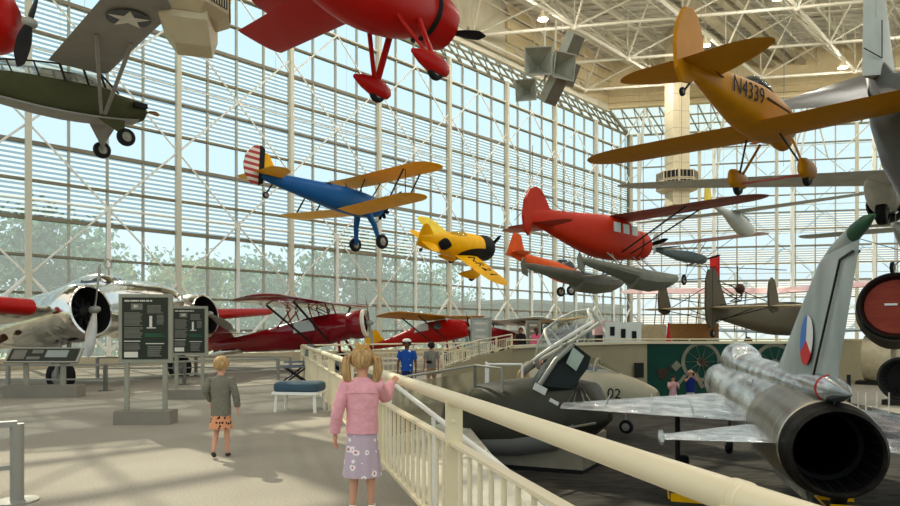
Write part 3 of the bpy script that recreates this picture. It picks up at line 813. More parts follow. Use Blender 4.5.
# ---- yellow low-wing monoplane N4339
P = thing('low_wing_monoplane', 'yellow low-wing monoplane lettered N4339 seen from behind at the upper right', 'aeroplane', (8.02, 15.47, 6.26), hpr(44.4, 0, .9))
fuselage([(-.1, 0, .16, .16, 2), (-.3, 0, .34, .32, 2.4), (-.9, -.02, .40, .42, 3), (-1.7, 0, .40, .46, 3.4), (-2.6, .02, .36, .44, 3.4), (-4.0, .06, .2, .28, 3), (-5.1, .1, .05, .14, 2.4)], yel2, P, n=28)
for s in (-1, 1):
    S = stations(4.45, -1.05, -2.5, -1.0, -2.35, -.36, -.26, 1.3, .2, th=.14); wing(s, S, yel2, P)
    sec = [(-.55, .02, .05), (-.62, .1, .17), (-.85, .12, .22), (-1.2, .11, .22), (-1.38, .07, .18), (-1.42, .03, .14)]
    g = MB().rings([ring(x, -1.18, w_, h, 2.4, 16) for x, w_, h in sec]); o = g.build('wheel_spat', yel2, P); o.location = (0, s*.75, 0)
    wheel((-.95, s*.75, -1.34), .2, .12, P)
    strut((-.7, s*.35, -.38), (-.95, s*.72, -1.2), yel2, P, .1, .05, 'gear_leg'); strut((-1.5, s*.35, -.42), (-1.0, s*.72, -1.2), dark, P, .06, .04, 'gear_leg')
    wing(s, stations(1.45, -4.1, -5.45, -4.7, -5.4, .14, .2, .7, .03, th=.05), yel2, P, 'tailplane')
    M = Matrix.Translation((-3.15, s*.33, .08)) @ Matrix.Rotation(s*.105, 4, 'Z') @ Matrix(((-s, 0, 0, 0), (0, 0, s, 0), (0, 1, 0, 0), (0, 0, 0, 1)))
    t = text('N4339', .46, 'registration', black, P, M)
    MB().box((-1.7, s*.4, .12), (1.3, .02, .035)).build('stripe', black, P, smooth=False)
    MB().box((-4.15, s*.195, .14), (.7, .02, .03), Matrix.Rotation(s*-.1, 3, 'Z')).build('stripe', black, P, smooth=False)
MB().tube((-.95, -.75, -1.28), (-.95, .75, -1.28), .03).build('axle', pinkw, P)
flat_fin([(-4.3, .25), (-4.55, .5), (-4.65, .8), (-4.8, 1.05), (-5.05, 1.17), (-5.35, 1.1), (-5.6, .75), (-5.68, .35), (-5.6, -.05), (-5.4, -.25), (-5.1, -.2)], .07, yel2, P, 'fin')
wheel((-5.35, 0, -.42), .08, .06, P); strut((-4.9, 0, -.05), (-5.3, 0, -.4), dark, P, .05, .03, 'tailwheel_strut')
fuselage([(-1.35, .38, .2, .05, 2), (-1.7, .5, .25, .17, 2), (-2.3, .52, .24, .18, 2), (-2.9, .38, .08, .05, 2)], glassd, P, 'canopy')
prop((.05, 0, 0), .9, 2, 1.45, P, wood, chord=.15, spinr=.12, spinl=.2)
MB().lathe((-.55, 0, -.3), (1, 0, 0), [(-.5, .12), (.1, .2), (.35, .2), (.42, .12), (.3, .1)], 16).build('cooling_scoop', yel2, P)
wires(P, [(-1.7, .5, .4), (-1.7, -.5, .4), (-4.6, 0, .2)])

# ---- red spatted biplane above centre (only its lower half is in view)
P = thing('spatted_cabin_biplane', 'glossy red aeroplane with spatted wheels overhead, top centre', 'aeroplane', (-.1, 15.2, 8.56), hpr(46, -8, 0))
fuselage([(-.7, -.02, .5, .5, 2), (-1.5, -.12, .62, .78, 2.2), (-2.6, -.12, .64, .98, 2.5), (-3.8, -.02, .58, .9, 2.5), (-5.4, .08, .4, .56, 2.2), (-7.3, .2, .05, .15, 2)], red, P)
MB().lathe((0, 0, 0), (1, 0, 0), [(-.9, .52), (-.6, .58), (-.3, .58), (-.08, .52), (-.02, .44), (-.1, .4), (-.5, .4)], 28).build('cowling', red, P)
MB().lathe((0, 0, 0), (1, 0, 0), [(-.78, .555), (-.72, .585), (-.68, .588), (-.66, .57)], 28).build('cowl_gap', black, P)
radial((-.3, 0, 0), .4, P, 7)
prop((.15, 0, 0), 1.25, 2, 1.95, P, black, chord=.2, spin=greyst, spinr=.09, spinl=.14)
for s in (-1, 1):
    wing(s, stations(3.9, -1.9, -3.2, -2.0, -3.2, -.45, -.3, .12, .4, th=.1), red, P, 'lower_wing') if s > 0 else None
    wing(s, stations(5.2, -1.2, -2.7, -1.3, -2.6, 1.2, 1.35, .6, .0, th=.1), red, P, 'upper_wing')
    strut((-1.5, s*.4, .4), (-1.5, s*1.1, 1.2), red, P, .12, .05); strut((-2.0, s*.4, .4), (-1.9, s*1.3, 1.2), red, P, .12, .05)
    strut((-1.25, s*.4, -.38), (-1.1, s*.95, -1.55), red, P, .18, .07, 'gear_leg'); strut((-2.0, s*.35, -.5), (-1.2, s*.9, -1.5), red, P, .12, .06, 'gear_leg')
    sec = [(-.66, .02, .04), (-.74, .1, .14), (-.92, .14, .21), (-1.2, .14, .22), (-1.5, .09, .15), (-1.75, .02, .04)]
    g = MB().rings([ring(x, -1.62, w_, h, 2.2, 18) for x, w_, h in sec]); o = g.build('wheel_spat', red, P); o.location = (0, s*.95, 0)
    wheel((-1.05, s*.95, -1.74), .21, .13, P)
MB().tube((-.9, 0, -.4), (-.95, 0, -.75), .05).build('exhaust', dark, P)
wires(P, [(-2, .6, 1.3), (-5, 0, .5)])

# ---- red cowl and black blade, top left corner
P = thing('nose_of_red_aeroplane', 'round red engine cowl with a black propeller blade in the top left corner', 'aeroplane', (-7.08, 10.9, 6.68), hpr(14, 0, 0))
fuselage([(-.15, 0, .25, .25, 2), (-.3, 0, .48, .48, 2), (-.8, 0, .62, .62, 2), (-1.6, 0, .64, .66, 2.2), (-3.2, .05, .55, .6, 2.2), (-5.5, .1, .1, .2, 2)], red, P)
prop((.02, 0, 0), 1.05, 2, -.5, P, black, chord=.24, spin=greyst, spinr=.1, spinl=.15)
for s in (-1,): wing(s, stations(4.2, -1.6, -3.0, -1.7, -2.9, .5, .6, .6, .4), red, P)
flat_fin([(-4.6, .2), (-5.2, 1.2), (-5.7, 1.3), (-5.8, .1)], .08, red, P, 'fin')
wires(P, [(-1.8, 0, .6), (-4.5, 0, .3)])


# ---- silver aircraft, top right
def rel(P, u, v, Y): return at(u, v, Y)-P.location
P = thing('silver_jet', 'smooth silver aircraft with a tall grey fin at the top right edge', 'aeroplane', tuple(at(905, 110, 13)))
L = [rel(P, *a) for a in ((876, 62, 14.2), (884, 85, 14), (898, 115, 13.6), (918, 150, 13.2), (940, 190, 12.6), (955, 225, 12.2))]
rr = [.12, .3, .52, .66, .62, .3]
pts = []; rd = []
for i in range(len(L)-1):
    for j in range(5): t = j/5; pts.append(L[i].lerp(L[i+1], t)); rd.append(rr[i]+(rr[i+1]-rr[i])*t)
MB().path(pts, rd, 24).build('fuselage', silv, P)
def slab(P, pts, th, mat, name):
    """aerofoil-like solid from a root edge (LE, TE) to a tip edge (LE, TE)"""
    (a, b), (c, d) = pts; nrm = (V(b)-V(a)).cross(V(c)-V(a)).normalized(); R_ = []
    for k in range(9):
        t = k/8; l = V(a).lerp(V(c), t); e = V(b).lerp(V(d), t); h = th*(1-.6*t); r_ = []
        for u in (0, .04, .15, .4, .7, 1): r_.append(l.lerp(e, u)+nrm*h*math.sqrt(max(0, math.sin(PI*min(1, u**.6)))) )
        for u in (.7, .4, .15, .04): r_.append(l.lerp(e, u)-nrm*h*math.sqrt(max(0, math.sin(PI*min(1, u**.6)))))
        R_.append(r_)
    return MB().rings(R_).build(name, mat, P)
f = slab(P, ((rel(P, 893, 78, 14.3), rel(P, 862, 76, 13.6)), (rel(P, 880, -45, 14.9), rel(P, 864, -45, 14.5))), .1, cloudg, 'fin')
MB().tube(rel(P, 882, 58, 13.9), rel(P, 882, 20, 14.1), .012, n=5).tube(rel(P, 882, 58, 13.9), rel(P, 864, 48, 13.6), .012, n=5).build('rudder_gap', dark, f)
slab(P, ((rel(P, 868, 76, 15.2), rel(P, 870, 103, 13.6)), (rel(P, 756, 110, 19.5), rel(P, 762, 112, 18.4))), .14, silv, 'tailplane')
slab(P, ((rel(P, 880, 78, 14.2), rel(P, 884, 102, 13.2)), (rel(P, 990, 55, 11), rel(P, 985, 75, 10.5))), .14, silv, 'tailplane')
wires(P, [tuple(rel(P, 876, 62, 14.2)), tuple(rel(P, 918, 140, 13.2))])

# ---- white twin-engined aeroplane with high wing
hd = hpr(44.5, 0, 0)
P = thing('twin_engine_transport', 'white wing with a round radial engine below it crossing the upper right', 'aeroplane', (13.9, 14.2, 5.4), hd)
for s in (-1, 1):
    wing(s, stations(11.2, .6, -2.0, -.2, -1.1, -.5, .97, 1.0, .5, th=.13), paint('white_wing', (226, 220, 206), .5), P)
    fuselage([(1.2, -.4, .3, .3, 2), (.8, -.36, .38, .36, 2), (.3, -.24, .36, .28, 2), (-.4, -.1, .22, .16, 2), (-.9, -.02, .05, .05, 2)], paint('white_wing', (226, 220, 206), .5), P, 'nacelle').location = (0, s*3.9, 0)
    MB().lathe((0, s*3.9, -.4), (1, 0, 0), [(.8, .43), (1.0, .5), (1.4, .49), (1.55, .43), (1.5, .38), (1.2, .36)], 24).build('cowling', black, P)
    radial((1.3, s*3.9, -.45), .42, P, 7)
    prop((1.7, s*3.9, -.4), 1.2, 3, 2.2, P, dark, chord=.2)
    wheel((.55, s*3.9, -.72), .32, .26, P)
    strut((.7, s*3.75, -.4), (.55, s*3.75, -.72), greyst, P, .1, .08)
fuselage([(3.4, -.1, .1, .1, 2), (2.6, -.05, .6, .6, 2.2), (.8, 0, .85, .95, 2.4), (-3, 0, .8, .9, 2.4), (-7.5, .3, .15, .3, 2)], cloudg, P)
flat_fin([(-5.6, .5), (-6.8, 2.0), (-7.6, 2.1), (-7.9, .3)], .1, cloudg, P, 'fin')
wires(P, [(-.6, 6, .7), (-.6, -2, .6)])

# ---- glider
P = thing('glider', 'slender pale glider with long thin wings hanging before the back windows', 'glider', (14.8, 34, 7.35), hd)
fuselage([(2.6, -.35, .04, .04, 2), (2.2, -.32, .3, .32, 2), (1.2, -.2, .36, .5, 2), (.1, .05, .3, .42, 2), (-1.2, .3, .14, .18, 2), (-3.2, .55, .05, .07, 2)], cloudg, P)
fuselage([(2.1, -.1, .05, .05, 2), (1.6, .1, .26, .22, 2), (.8, .25, .22, .18, 2), (.3, .35, .05, .05, 2)], glassd, P, 'canopy')
for s in (-1, 1): wing(s, stations(5.6 if s > 0 else 7.6, .55, -.55, .2, -.3, .42, .5, .5, 0, th=.12), cloudg, P); wing(s, stations(1.1, -2.7, -3.2, -2.8, -3.15, .6, .6, .2, 0, th=.06), cloudg, P, 'tailplane')
flat_fin([(-2.6, .55), (-2.8, 1.3), (-3.3, 1.35), (-3.4, .4)], .06, lyel, P, 'fin')
wires(P, [(0, .5, .5), (0, -.5, .5)])

# ---- small dark parasol monoplane
P = thing('parasol_monoplane', 'small slate-grey parasol monoplane with spoked wheels hanging by the back wall', 'aeroplane', (14.2, 40, 6.2), hd)
slate = paint('slate_grey', (74, 86, 88), .5)
fuselage([(3.2, 0, .15, .15, 2), (3.0, 0, .28, .3, 2), (1.2, 0, .3, .36, 2.4), (-.6, 0, .24, .3, 2.4), (-3.2, .1, .05, .12, 2)], slate, P)
prop((3.3, 0, 0), 1.1, 2, 1.35, P, dark, spinr=.06, spinl=.06)
for s in (-1, 1):
    wing(s, stations(4.6, 2.2, .7, 2.1, .7, 1.0, 1.05, .5, 0, th=.07), pinkw2, P)
    strut((1.9, s*.3, .3), (1.8, s*.8, 1.0), dark, P, .05, .03); strut((1.0, s*.3, .3), (1.0, s*.8, 1.0), dark, P, .05, .03)
    strut((1.6, s*.3, -.4), (1.9, s*2.4, 1.0), dark, P, .05, .03)
    wheel((2.4, s*.95, -1.3), .36, .08, P); strut((2.8, s*.3, -.3), (2.4, s*.9, -1.3), dark, P, .05, .03, 'gear_leg'); strut((1.6, s*.3, -.35), (2.4, s*.9, -1.3), dark, P, .05, .03, 'gear_leg')
    wing(s, stations(1.3, -2.4, -3.2, -2.6, -3.1, .2, .2, .3, 0, th=.05), slate, P, 'tailplane')
MB().tube((2.4, -.95, -1.3), (2.4, .95, -1.3), .03).build('axle', dark, P)
flat_fin([(-2.6, .1), (-2.8, 1.0), (-3.1, 1.1), (-3.4, .8), (-3.4, -.2)], .05, cloudg, P, 'fin')
wires(P, [(1.5, .8, 1.05), (1.5, -.8, 1.05)])

# ---- far right small white aeroplane
P = thing('white_light_aeroplane', 'small white light aeroplane with one dark wheel showing, far right edge', 'aeroplane', (19.5, 27.2, 5.35), hd)
fuselage([(2.2, 0, .3, .3, 2), (1.6, 0, .5, .5, 2.2), (0, .0, .55, .6, 2.4), (-2, .05, .35, .4, 2.2), (-4, .2, .05, .15, 2)], cloudg, P)
for s in (-1, 1):
    wing(s, stations(4.6, 1.0, -.5, .9, -.4, .55, .62, .4, .3), cloudg, P); strut((.2, s*.5, -.4), (.2, s*2.6, .5), cloudg, P)
    wheel((.6, s*.95, -1.05), .26, .14, P); strut((.6, s*.4, -.5), (.6, s*.9, -1.0), dark, P, .06, .04, 'gear_leg')
    wing(s, stations(1.2, -3.3, -4.1, -3.4, -4.1, .25, .25, .3, 0, th=.06), cloudg, P, 'tailplane')
prop((2.3, 0, 0), .9, 2, 1, P, dark)
flat_fin([(-3.2, .3), (-3.7, 1.2), (-4.2, 1.2), (-4.3, .1)], .06, cloudg, P, 'fin')
wires(P, [(.3, 1, .65), (.3, -1, .65)])

# ---- small helicopter frame with red tail panel
P = thing('ultralight_helicopter', 'skeletal open-frame helicopter with an upright red panel beside it', 'helicopter', (19.0, 44, 4.5), hpr(20, 0, 0))
m = MB()
for a, b_ in (((-1.6, 0, .2), (1, 0, .2)), ((-1.6, 0, .2), (-.2, 0, -.5)), ((-.2, 0, -.5), (1, 0, -.5)), ((1, 0, .2), (1, 0, -.5)), ((-1, 0, .2), (.3, 0, -.5)), ((0, 0, .2), (1, 0, -.5)), ((.4, -.5, -.9), (.4, .5, -.9)), ((1, 0, -.5), (.4, .5, -.9)), ((1, 0, -.5), (.4, -.5, -.9)), ((-.2, 0, -.5), (.4, -.5, -.9)), ((.6, 0, .2), (.6, 0, 1.5))): m.tube(a, b_, .035, n=6)
m.build('frame', dark, P)
MB().ball((.8, 0, -.05), (.35, .3, .35), 12, 8).build('engine', paint('engine_brown', (70, 46, 34), .5), P)
for s in (-1, 1): MB().box((.6+s*2.2, 0, 1.35), (4.2, .18, .04)).build('rotor_blade', dark, P, smooth=False)
MB().box((-1.35, 0, 1.1), (.12, .8, 1.9)).build('tail_panel', red, P, smooth=False); MB().tube((-1.6, 0, .2), (-1.0, 0, .2), .04).build('boom', dark, P)
wires(P, [(.6, 0, 1.5)])

# ---- big brown three-finned biplane airliner standing on the upper level
P = thing('biplane_airliner', 'brown three-finned biplane airliner with a long pale pink upper wing', 'aeroplane', (22.4, 43.7, 2.3), hd)
fuselage([(5.6, 0, .5, .5, 2), (5.0, 0, .95, .95, 2.6), (2, .1, 1.0, 1.15, 3.4), (-2, .1, .95, 1.05, 3.4), (-7, .2, .5, .65, 3), (-11.2, .35, .06, .35, 2.4)], brown, P)
for s in (-1, 1):
    wing(s, stations(12.2, 1.4, -1.1, 1.4, -1.0, 1.9, 2.4, 1.2, 0, th=.17), pinkw2, P, 'upper_wing').rotation_euler = (0, -.13, 0)
    wing(s, stations(9.5, .6, -1.5, .6, -1.4, -.85, -.5, 1.0, .9, th=.1), paleb, P, 'lower_wing')
    for y in (2.8, 6.2, 8.8):
        strut((1.0, s*y, 2.1), (.2, s*y, -.7), brown, P, .12, .05); strut((-.7, s*y, 2.1), (-1.1, s*y, -.7), brown, P, .12, .05)
    fuselage([(1.6, .5, .4, .4, 2), (1.2, .5, .55, .55, 2), (-.5, .5, .3, .3, 2), (-1.4, .5, .05, .05, 2)], brown, P, 'nacelle').location = (0, s*2.8, 0)
    radial((1.6, s*2.8, .5), .45, P, 9)
    wheel((.8, s*2.6, -1.72), .58, .3, P); strut((.6, s*2.7, .1), (.8, s*2.7, -1.7), brown, P, .14, .08, 'gear_leg')
    wing(s, stations(4.6, -9.4, -11.4, -9.6, -11.2, .55, .55, .6, 0, th=.09), tanp, P, 'tailplane')
    flat_fin([(-9.9, .65), (-10.2, 1.3), (-10.5, 1.85), (-10.9, 2.05), (-11.25, 1.8), (-11.4, 1.2), (-11.3, .4), (-10.7, .2), (-10.1, .3)], .1, brown, P, 'side_fin').location = (0, s*3.05, 0)
    m = MB()
    for a, b_ in (((-10, s*3, .6), (-10.4, 0, 2.1)), ((-10, s*3, 1.2), (-10.2, 0, .7)), ((-11, s*3, .5), (-10.8, 0, -.2)), ((-10, s*1.8, .5), (-10.2, 0, -.2)), ((-10, s*3, .6), (-10, s*4.4, .6))): m.tube(a, b_, .025, n=5)
    m.build('tail_bracing', dark, P)
flat_fin([(-9.2, .6), (-9.9, 1.6), (-10.5, 2.5), (-11.0, 2.75), (-11.6, 2.6), (-11.9, 2.0), (-11.95, .6), (-11.8, -.2), (-11.4, -.6), (-11.0, -.5)], .12, brown, P, 'centre_fin')
flat_fin([(-11.12, -.45), (-11.12, 2.72), (-11.18, 2.74), (-11.18, -.5)], .14, dark, P, 'rudder_gap')
wheel((-11.0, 0, -.88), .22, .14, P); strut((-10.9, 0, -.3), (-11.0, 0, -.85), dark, P, .08, .05, 'tailwheel_strut')
MB().box((-11, 0, -1.75), (.5, .5, 1.25)).build('tail_stand', taupe, P, smooth=False)

# ================================================================== SILVER JET FIGHTER (right foreground)
P = thing('jet_fighter', 'bare-metal delta jet fighter with red, white and blue roundel and open black exhaust', 'jet fighter', (8.06, 19.35, .08), hpr(73, -.2, 2.2))
fuselage([(0, 0, .46, .46, 2), (-.4, 0, .5, .5, 2), (-2.5, 0, .6, .6, 2), (-5, 0, .63, .63, 2), (-8.5, 0, .63, .63, 2), (-10.1, 0, .625, .625, 2)], alum, P, n=36)
MB().lathe((0, 0, 0), (1, 0, 0), [(-10.0, .60), (-10.02, .63), (-11.1, .618), (-11.12, .626), (-12.2, .578), (-12.22, .55)], 40).build('tail_band', paint('heat_stained_metal', (170, 162, 146), .3, metal=.95, c2=(112, 106, 96), scale=2, stretch=(6, .6, .6)), P)
noz = MB().lathe((0, 0, 0), (1, 0, 0), [(-12.1, .55), (-12.25, .565), (-12.32, .53), (-12.38, .545), (-12.46, .51), (-12.52, .52), (-12.58, .48), (-12.5, .45)], 40).build('exhaust_nozzle', paint('burnt_nozzle', (48, 44, 38), .55, metal=.4, c2=(16, 15, 14), scale=6), P)
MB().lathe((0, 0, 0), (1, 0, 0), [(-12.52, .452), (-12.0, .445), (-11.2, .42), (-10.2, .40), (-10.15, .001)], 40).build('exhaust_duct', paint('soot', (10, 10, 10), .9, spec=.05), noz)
MB().lathe((0, 0, 0), (1, 0, 0), [(-11.9, .435), (-11.92, .39), (-11.86, .38), (-11.84, .43)], 32).build('flame_ring', dark, noz)
m = MB()
for i in range(20):
    t = 2*PI*i/20; m.beam((-12.45, .46*math.cos(t), .46*math.sin(t)), (-11.3, .43*math.cos(t), .43*math.sin(t)), .03, .02)
m.build('nozzle_ribs', black, noz, smooth=False)
fuselage([(-2.4, .5, .1, .1, 2), (-3.0, .66, .32, .32, 2.2), (-3.8, .78, .37, .38, 2.2), (-4.9, .72, .36, .36, 2.2), (-5.6, .62, .28, .3, 2), (-8, .62, .25, .26, 2), (-9.8, .62, .22, .22, 2), (-11.5, .62, .16, .16, 2)], alumlt, P, 'canopy_and_spine')
MB().lathe((0, 0, 0), (1, 0, 0), [(.0, .44), (.02, .4), (-.8, .38), (-.8, .2), (.6, .001)], 24).build('intake_cone', radm, P)
f = MB().rings(foil([(.5, -8.4, -12.3, 0, .26), (1.0, -9.3, -12.45, 0, .2), (1.7, -10.4, -12.75, 0, .15), (2.25, -11.35, -12.98, 0, .12), (2.36, -11.7, -13.0, 0, .08)], lambda s, x, z, t: V((x, t, s)))).build('fin', finmet, P)
MB().rings([ring(x, z, w_, h, 2, 14) for x, z, w_, h in ((-11.4, 2.28, .01, .03), (-12.0, 2.36, .06, .08), (-12.8, 2.46, .075, .1))]).build('fin_top', finmet, f)
MB().rings([ring(x, z, w_, h, 2, 14) for x, z, w_, h in ((-12.8, 2.46, .076, .1), (-13.15, 2.51, .06, .08), (-13.45, 2.54, .015, .02))]).build('fin_tip_fairing', radm, f)
m = MB()
for s in (-1, 1): m.beam((-11.6, s*.09, .75), (-12.5, s*.055, 2.2), .022, .022).beam((-12.5, s*.055, 2.2), (-12.9, s*.03, 2.25), .02, .02)
m.build('rudder_gap', dark, f, smooth=False)
rw = paint('roundel_white', (230, 228, 220), .4, var=.02); rb = paint('roundel_blue', (52, 112, 190), .4, var=.02); rrd = paint('roundel_red', (206, 34, 40), .4, var=.02)
for s in (-1, 1):
    o = thing('roundel', None, None); bpy.data.objects.remove(o)
    cx, cz, rad = -11.25, 1.27, .33
    # three sectors: white ahead-top, red ahead-bottom, blue behind, split at the hub
    for name, mt, a0, a1 in (('roundel_white', rw, -30, 90), ('roundel_red', rrd, -150, -30), ('roundel_blue', rb, 90, 210)):
        pts = [(cx, cz)]+[(cx-s*0+rad*math.cos(math.radians(a))*(-1), cz+rad*math.sin(math.radians(a))) for a in [a0+(a1-a0)*i/10 for i in range(11)]]
        MB().prism([V((x, s*(.102-.015*(z-cz)+.012*(x-cx)), z)) for x, z in pts], (0, s*.006, 0)).build(name, mt, f, smooth=False)
# brake parachute housing
b_ = MB().rings([ring(x, .70, w_, w_, 2, 20) for x, w_ in ((-9.8, .04), (-10.4, .13), (-11.6, .165), (-12.2, .16), (-12.5, .12), (-12.75, .06), (-12.95, .01))]).build('parachute_housing', alum, P)
MB().lathe((0, 0, .70), (1, 0, 0), [(-12.05, .163), (-12.07, .17), (-12.12, .168), (-12.14, .16)], 20).build('red_strap', red, b_)
MB().box((-10.7, 0, .64), (2.2, .2, .16)).build('fin_root', alum, P)
for s in (-1, 1):
    R_ = []
    for k in range(9):
        t = k/8; y = .55+(3.55-.55)*t; le = -4.4-(8.7-4.4)*t; te = -9.3; th = .16*(1-.6*t)
        R_.append([V((le+(te-le)*u, s*y, -.1+th*h)) for u, h in ((0, 0), (.03, .35), (.12, .7), (.35, 1), (.7, .6), (1, .06), (.7, -.4), (.35, -.7), (.12, -.5), (.03, -.25))])
    w = MB().rings(R_).build('delta_wing', alumlt, P)
    m = MB()
    for y in (1.3, 2.0, 2.8): m.box((-7.6-.3*(y-1.3), s*y, .0), (2.6-.7*(y-1.3), .02, .1 if y == 2 else .015))
    m.build('wing_fence', alum, w, smooth=False)
    R_ = []
    for k in range(8):
        t = k/7; y = .5+1.4*t; le = -10.2-1.9*t; te = -12.0-.45*t; th = .07*(1-.5*t)
        R_.append([V((le+(te-le)*u, s*y, -.02+th*h)) for u, h in ((0, 0), (.05, .5), (.3, 1), (.7, .7), (1, .1), (.7, -.7), (.3, -1), (.05, -.5))])
    w = MB().rings(R_).build('tailplane', alumlt, P)
    MB().rings([ring(x, 0, w_, w_, 2, 10) for x, w_ in ((-11.7, .01), (-11.85, .04), (-12.5, .045), (-12.75, .02))]).build('tip_weight', alum, w).location = (0, s*1.9, -.02)
    wheel((-7.3, s*1.35, -1.42), .35, .2, P); strut((-7.2, s*1.5, -.2), (-7.3, s*1.45, -1.4), dark, P, .12, .1, 'gear_leg')
    for (x, z, l) in ((-9.9, .42, .8), (-8.4, .5, .5)):
        MB().rings([ring(x+a*l, z, w_, w_, 2, 10) for a, w_ in ((.6, .01), (.2, .05), (-.2, .07), (-.5, .03), (-.62, .005))]).build('air_scoop', alum, P).location = (0, s*.38, 0)
flat_fin([(-8.0, -.55), (-11.0, -.58), (-11.4, -.85), (-9.0, -.95)], .06, alum, P, 'ventral_fin')
wheel((-2.6, 0, -1.5), .25, .16, P); strut((-2.5, 0, -.4), (-2.6, 0, -1.45), dark, P, .1, .08, 'gear_leg')
MB().rings([ring(x, -.55, w_, w_, 2, 16) for x, w_ in ((-5.2, .03), (-5.8, .2), (-8, .24), (-9.6, .18), (-10.4, .03))]).build('belly_tank', alum, P)
for p in ((-7.3, 1.35), (-7.3, -1.35)):
    q = P.location+P.rotation_euler.to_matrix() @ V((p[0], p[1], 0))
    t = thing('wheel_chock', 'yellow chock on the floor under the silver jet', 'chock', (q.x, q.y, LOW), 1.27, 'yellow wheel chocks under the jet')
    for dx in (-.48, .48): MB().prism([V((dx-.12, -.3, 0)), V((dx+.12, -.3, 0)), V((dx+.0, -.3, .13))], (0, .6, 0)).build('wedge', yel, t, smooth=False)
    MB().tube((-.5, .33, .03), (.5, .33, .03), .02).build('rope', yel, t)

# ---- cream fighter nose marked 02 behind
P = thing('swept_wing_jet', 'cream jet with an open-framed cockpit and black 02 on its nose', 'jet fighter', (6.2, 19.4, -.5), hpr(-32, -3, 0))
crm = paint('cream_fuselage', (184, 174, 148), .4, var=.08)
fuselage([(0, 0, .22, .22, 2), (-.15, 0, .34, .34, 2), (-.8, .08, .5, .5, 2), (-1.8, .12, .62, .62, 2), (-3.6, .15, .66, .66, 2), (-4.3, .15, .66, .66, 2)], crm, P, n=28)
fr = MB()
for i in range(9): pass
arc = lambda x, w_, h, z0: [V((x, w_*math.cos(t), z0+h*math.sin(t))) for t in [PI*i/10 for i in range(11)]]
fr.path(arc(-1.15, .1, .05, .62), .02, 6); fr.path(arc(-1.9, .34, .45, .62), .03, 6); fr.path(arc(-3.0, .36, .5, .66), .03, 6)
for s in (-1, 1): fr.tube((-1.1, s*.1, .6), (-1.9, s*.24, .93), .025, n=6); fr.tube((-1.9, s*.34, .64), (-3.4, s*.36, .68), .03, n=6)
fr.build('canopy_frame', crm, P)
MB().rings([arc(-1.15, .1, .05, .62), arc(-1.9, .33, .44, .62), arc(-3.0, .35, .49, .66), arc(-3.5, .2, .3, .66)], close=False).build('canopy', clear, P)
MB().box((-2.6, 0, .75), (.3, .4, .6)).build('ejection_seat', black, P)
MB().box((-2.2, 0, .70), (.7, .5, .2)).build('cockpit_tub', black, P)
for s in (-1, 1):
    M = Matrix.Translation((-1.15, s*.575, .08)) @ Matrix.Rotation(s*-.16, 4, 'Z') @ Matrix(((-s, 0, 0, 0), (0, 0, s, 0), (0, 1, 0, 0), (0, 0, 0, 1)))
    text('02', .42, 'number', black, P, M)
    R_ = []
    for k in range(7):
        t = k/6; y = .5+(2.9 if s < 0 else 2.0)*t; le = -1.3-1.9*t; te = -3.9-.6*t; th = .13*(1-.5*t)
        R_.append([V((le+(te-le)*u, s*y, -.25+th*h)) for u, h in ((0, 0), (.05, .5), (.3, 1), (.7, .6), (1, .1), (.7, -.6), (.3, -1), (.05, -.5))])
    MB().rings(R_).build('swept_wing', alumlt, P)
    wheel((-3.6, s*1.6, -.92), .3, .18, P); strut((-3.6, s*1.6, -.1), (-3.6, s*1.6, -.9), greyst, P, .1, .08, 'gear_leg')
wheel((-.9, 0, -.95), .22, .14, P); strut((-1.0, 0, -.3), (-.9, 0, -.9), greyst, P, .08, .07, 'gear_leg')

# ---- dark cockpit section on its plinth with raised canopy
P = thing('cockpit_section', 'dark olive jet cockpit section on a grey plinth, its clear canopy raised', 'cockpit exhibit', (2.6, 13.8, LOW), 0)
gm = paint('gunship_dark', (56, 56, 46), .45, var=.1)
dk = paint('dark_teal_side', (26, 34, 32), .45)
C_ = [rel(P, 448, 432, 16.10), rel(P, 482, 424, 15.90), rel(P, 522, 422, 15.60), rel(P, 562, 419, 15.20), rel(P, 590, 414, 14.70), rel(P, 610, 418, 14.30)]
hh = [.86, 1.0, 1.06, 1.0, .72, .12]; ww = [.7, .95, 1.05, .95, .65, .1]
R_ = []
for i in range(len(C_)):
    d = (C_[min(i+1, 5)]-C_[max(i-1, 0)]); d.z = 0; d.normalize(); sd_ = V((d.y, -d.x, 0))
    R_.append([C_[i]+sd_*(ww[i]*math.copysign(abs(math.cos(t))**.75, math.cos(t)))+Zv*(hh[i]*(abs(math.sin(t))**.85 if math.sin(t) > 0 else -.72*abs(math.sin(t))**.8)) for t in [2*PI*k/24 for k in range(24)]])
up = MB().rings(R_).build('fuselage', gm, P)
lo = []
for i in range(1, len(C_)-1):
    d = (C_[min(i+1, 5)]-C_[max(i-1, 0)]); d.z = 0; d.normalize(); sd_ = V((d.y, -d.x, 0))
    lo.append([C_[i]+sd_*(1.015*ww[i]*math.copysign(abs(math.cos(t))**.75, math.cos(t)))-Zv*(1.015*hh[i]*.72*abs(math.sin(t))**.8) for t in [math.radians(-(14+70*k/8)) for k in range(9)]])
MB().rings(lo, close=False).build('belly_panel', gry, P)
MB().path([C_[0]+V((.1, -.86, -.15)), C_[2]+V((-.1, -.9, -.2)), C_[4]+V((0, -.6, -.12))], .03, 8).build('side_seam', taupe, up)
for (u, v, Y, w_, h) in ((540, 389, 13.35, .28, .16), (554, 402, 13.1, .2, .08)):
    MB().box(rel(P, u, v, Y), (w_, .02, h), Matrix.Rotation(.5, 3, 'Y') @ Matrix.Rotation(-.5, 3, 'X')).build('data_placard', cloudg, P, smooth=False)
MB().box(rel(P, 562, 394, 14.50), (.16, .02, .16), Matrix.Rotation(.8, 3, 'Y')).build('warning_triangle', oran, P, smooth=False)
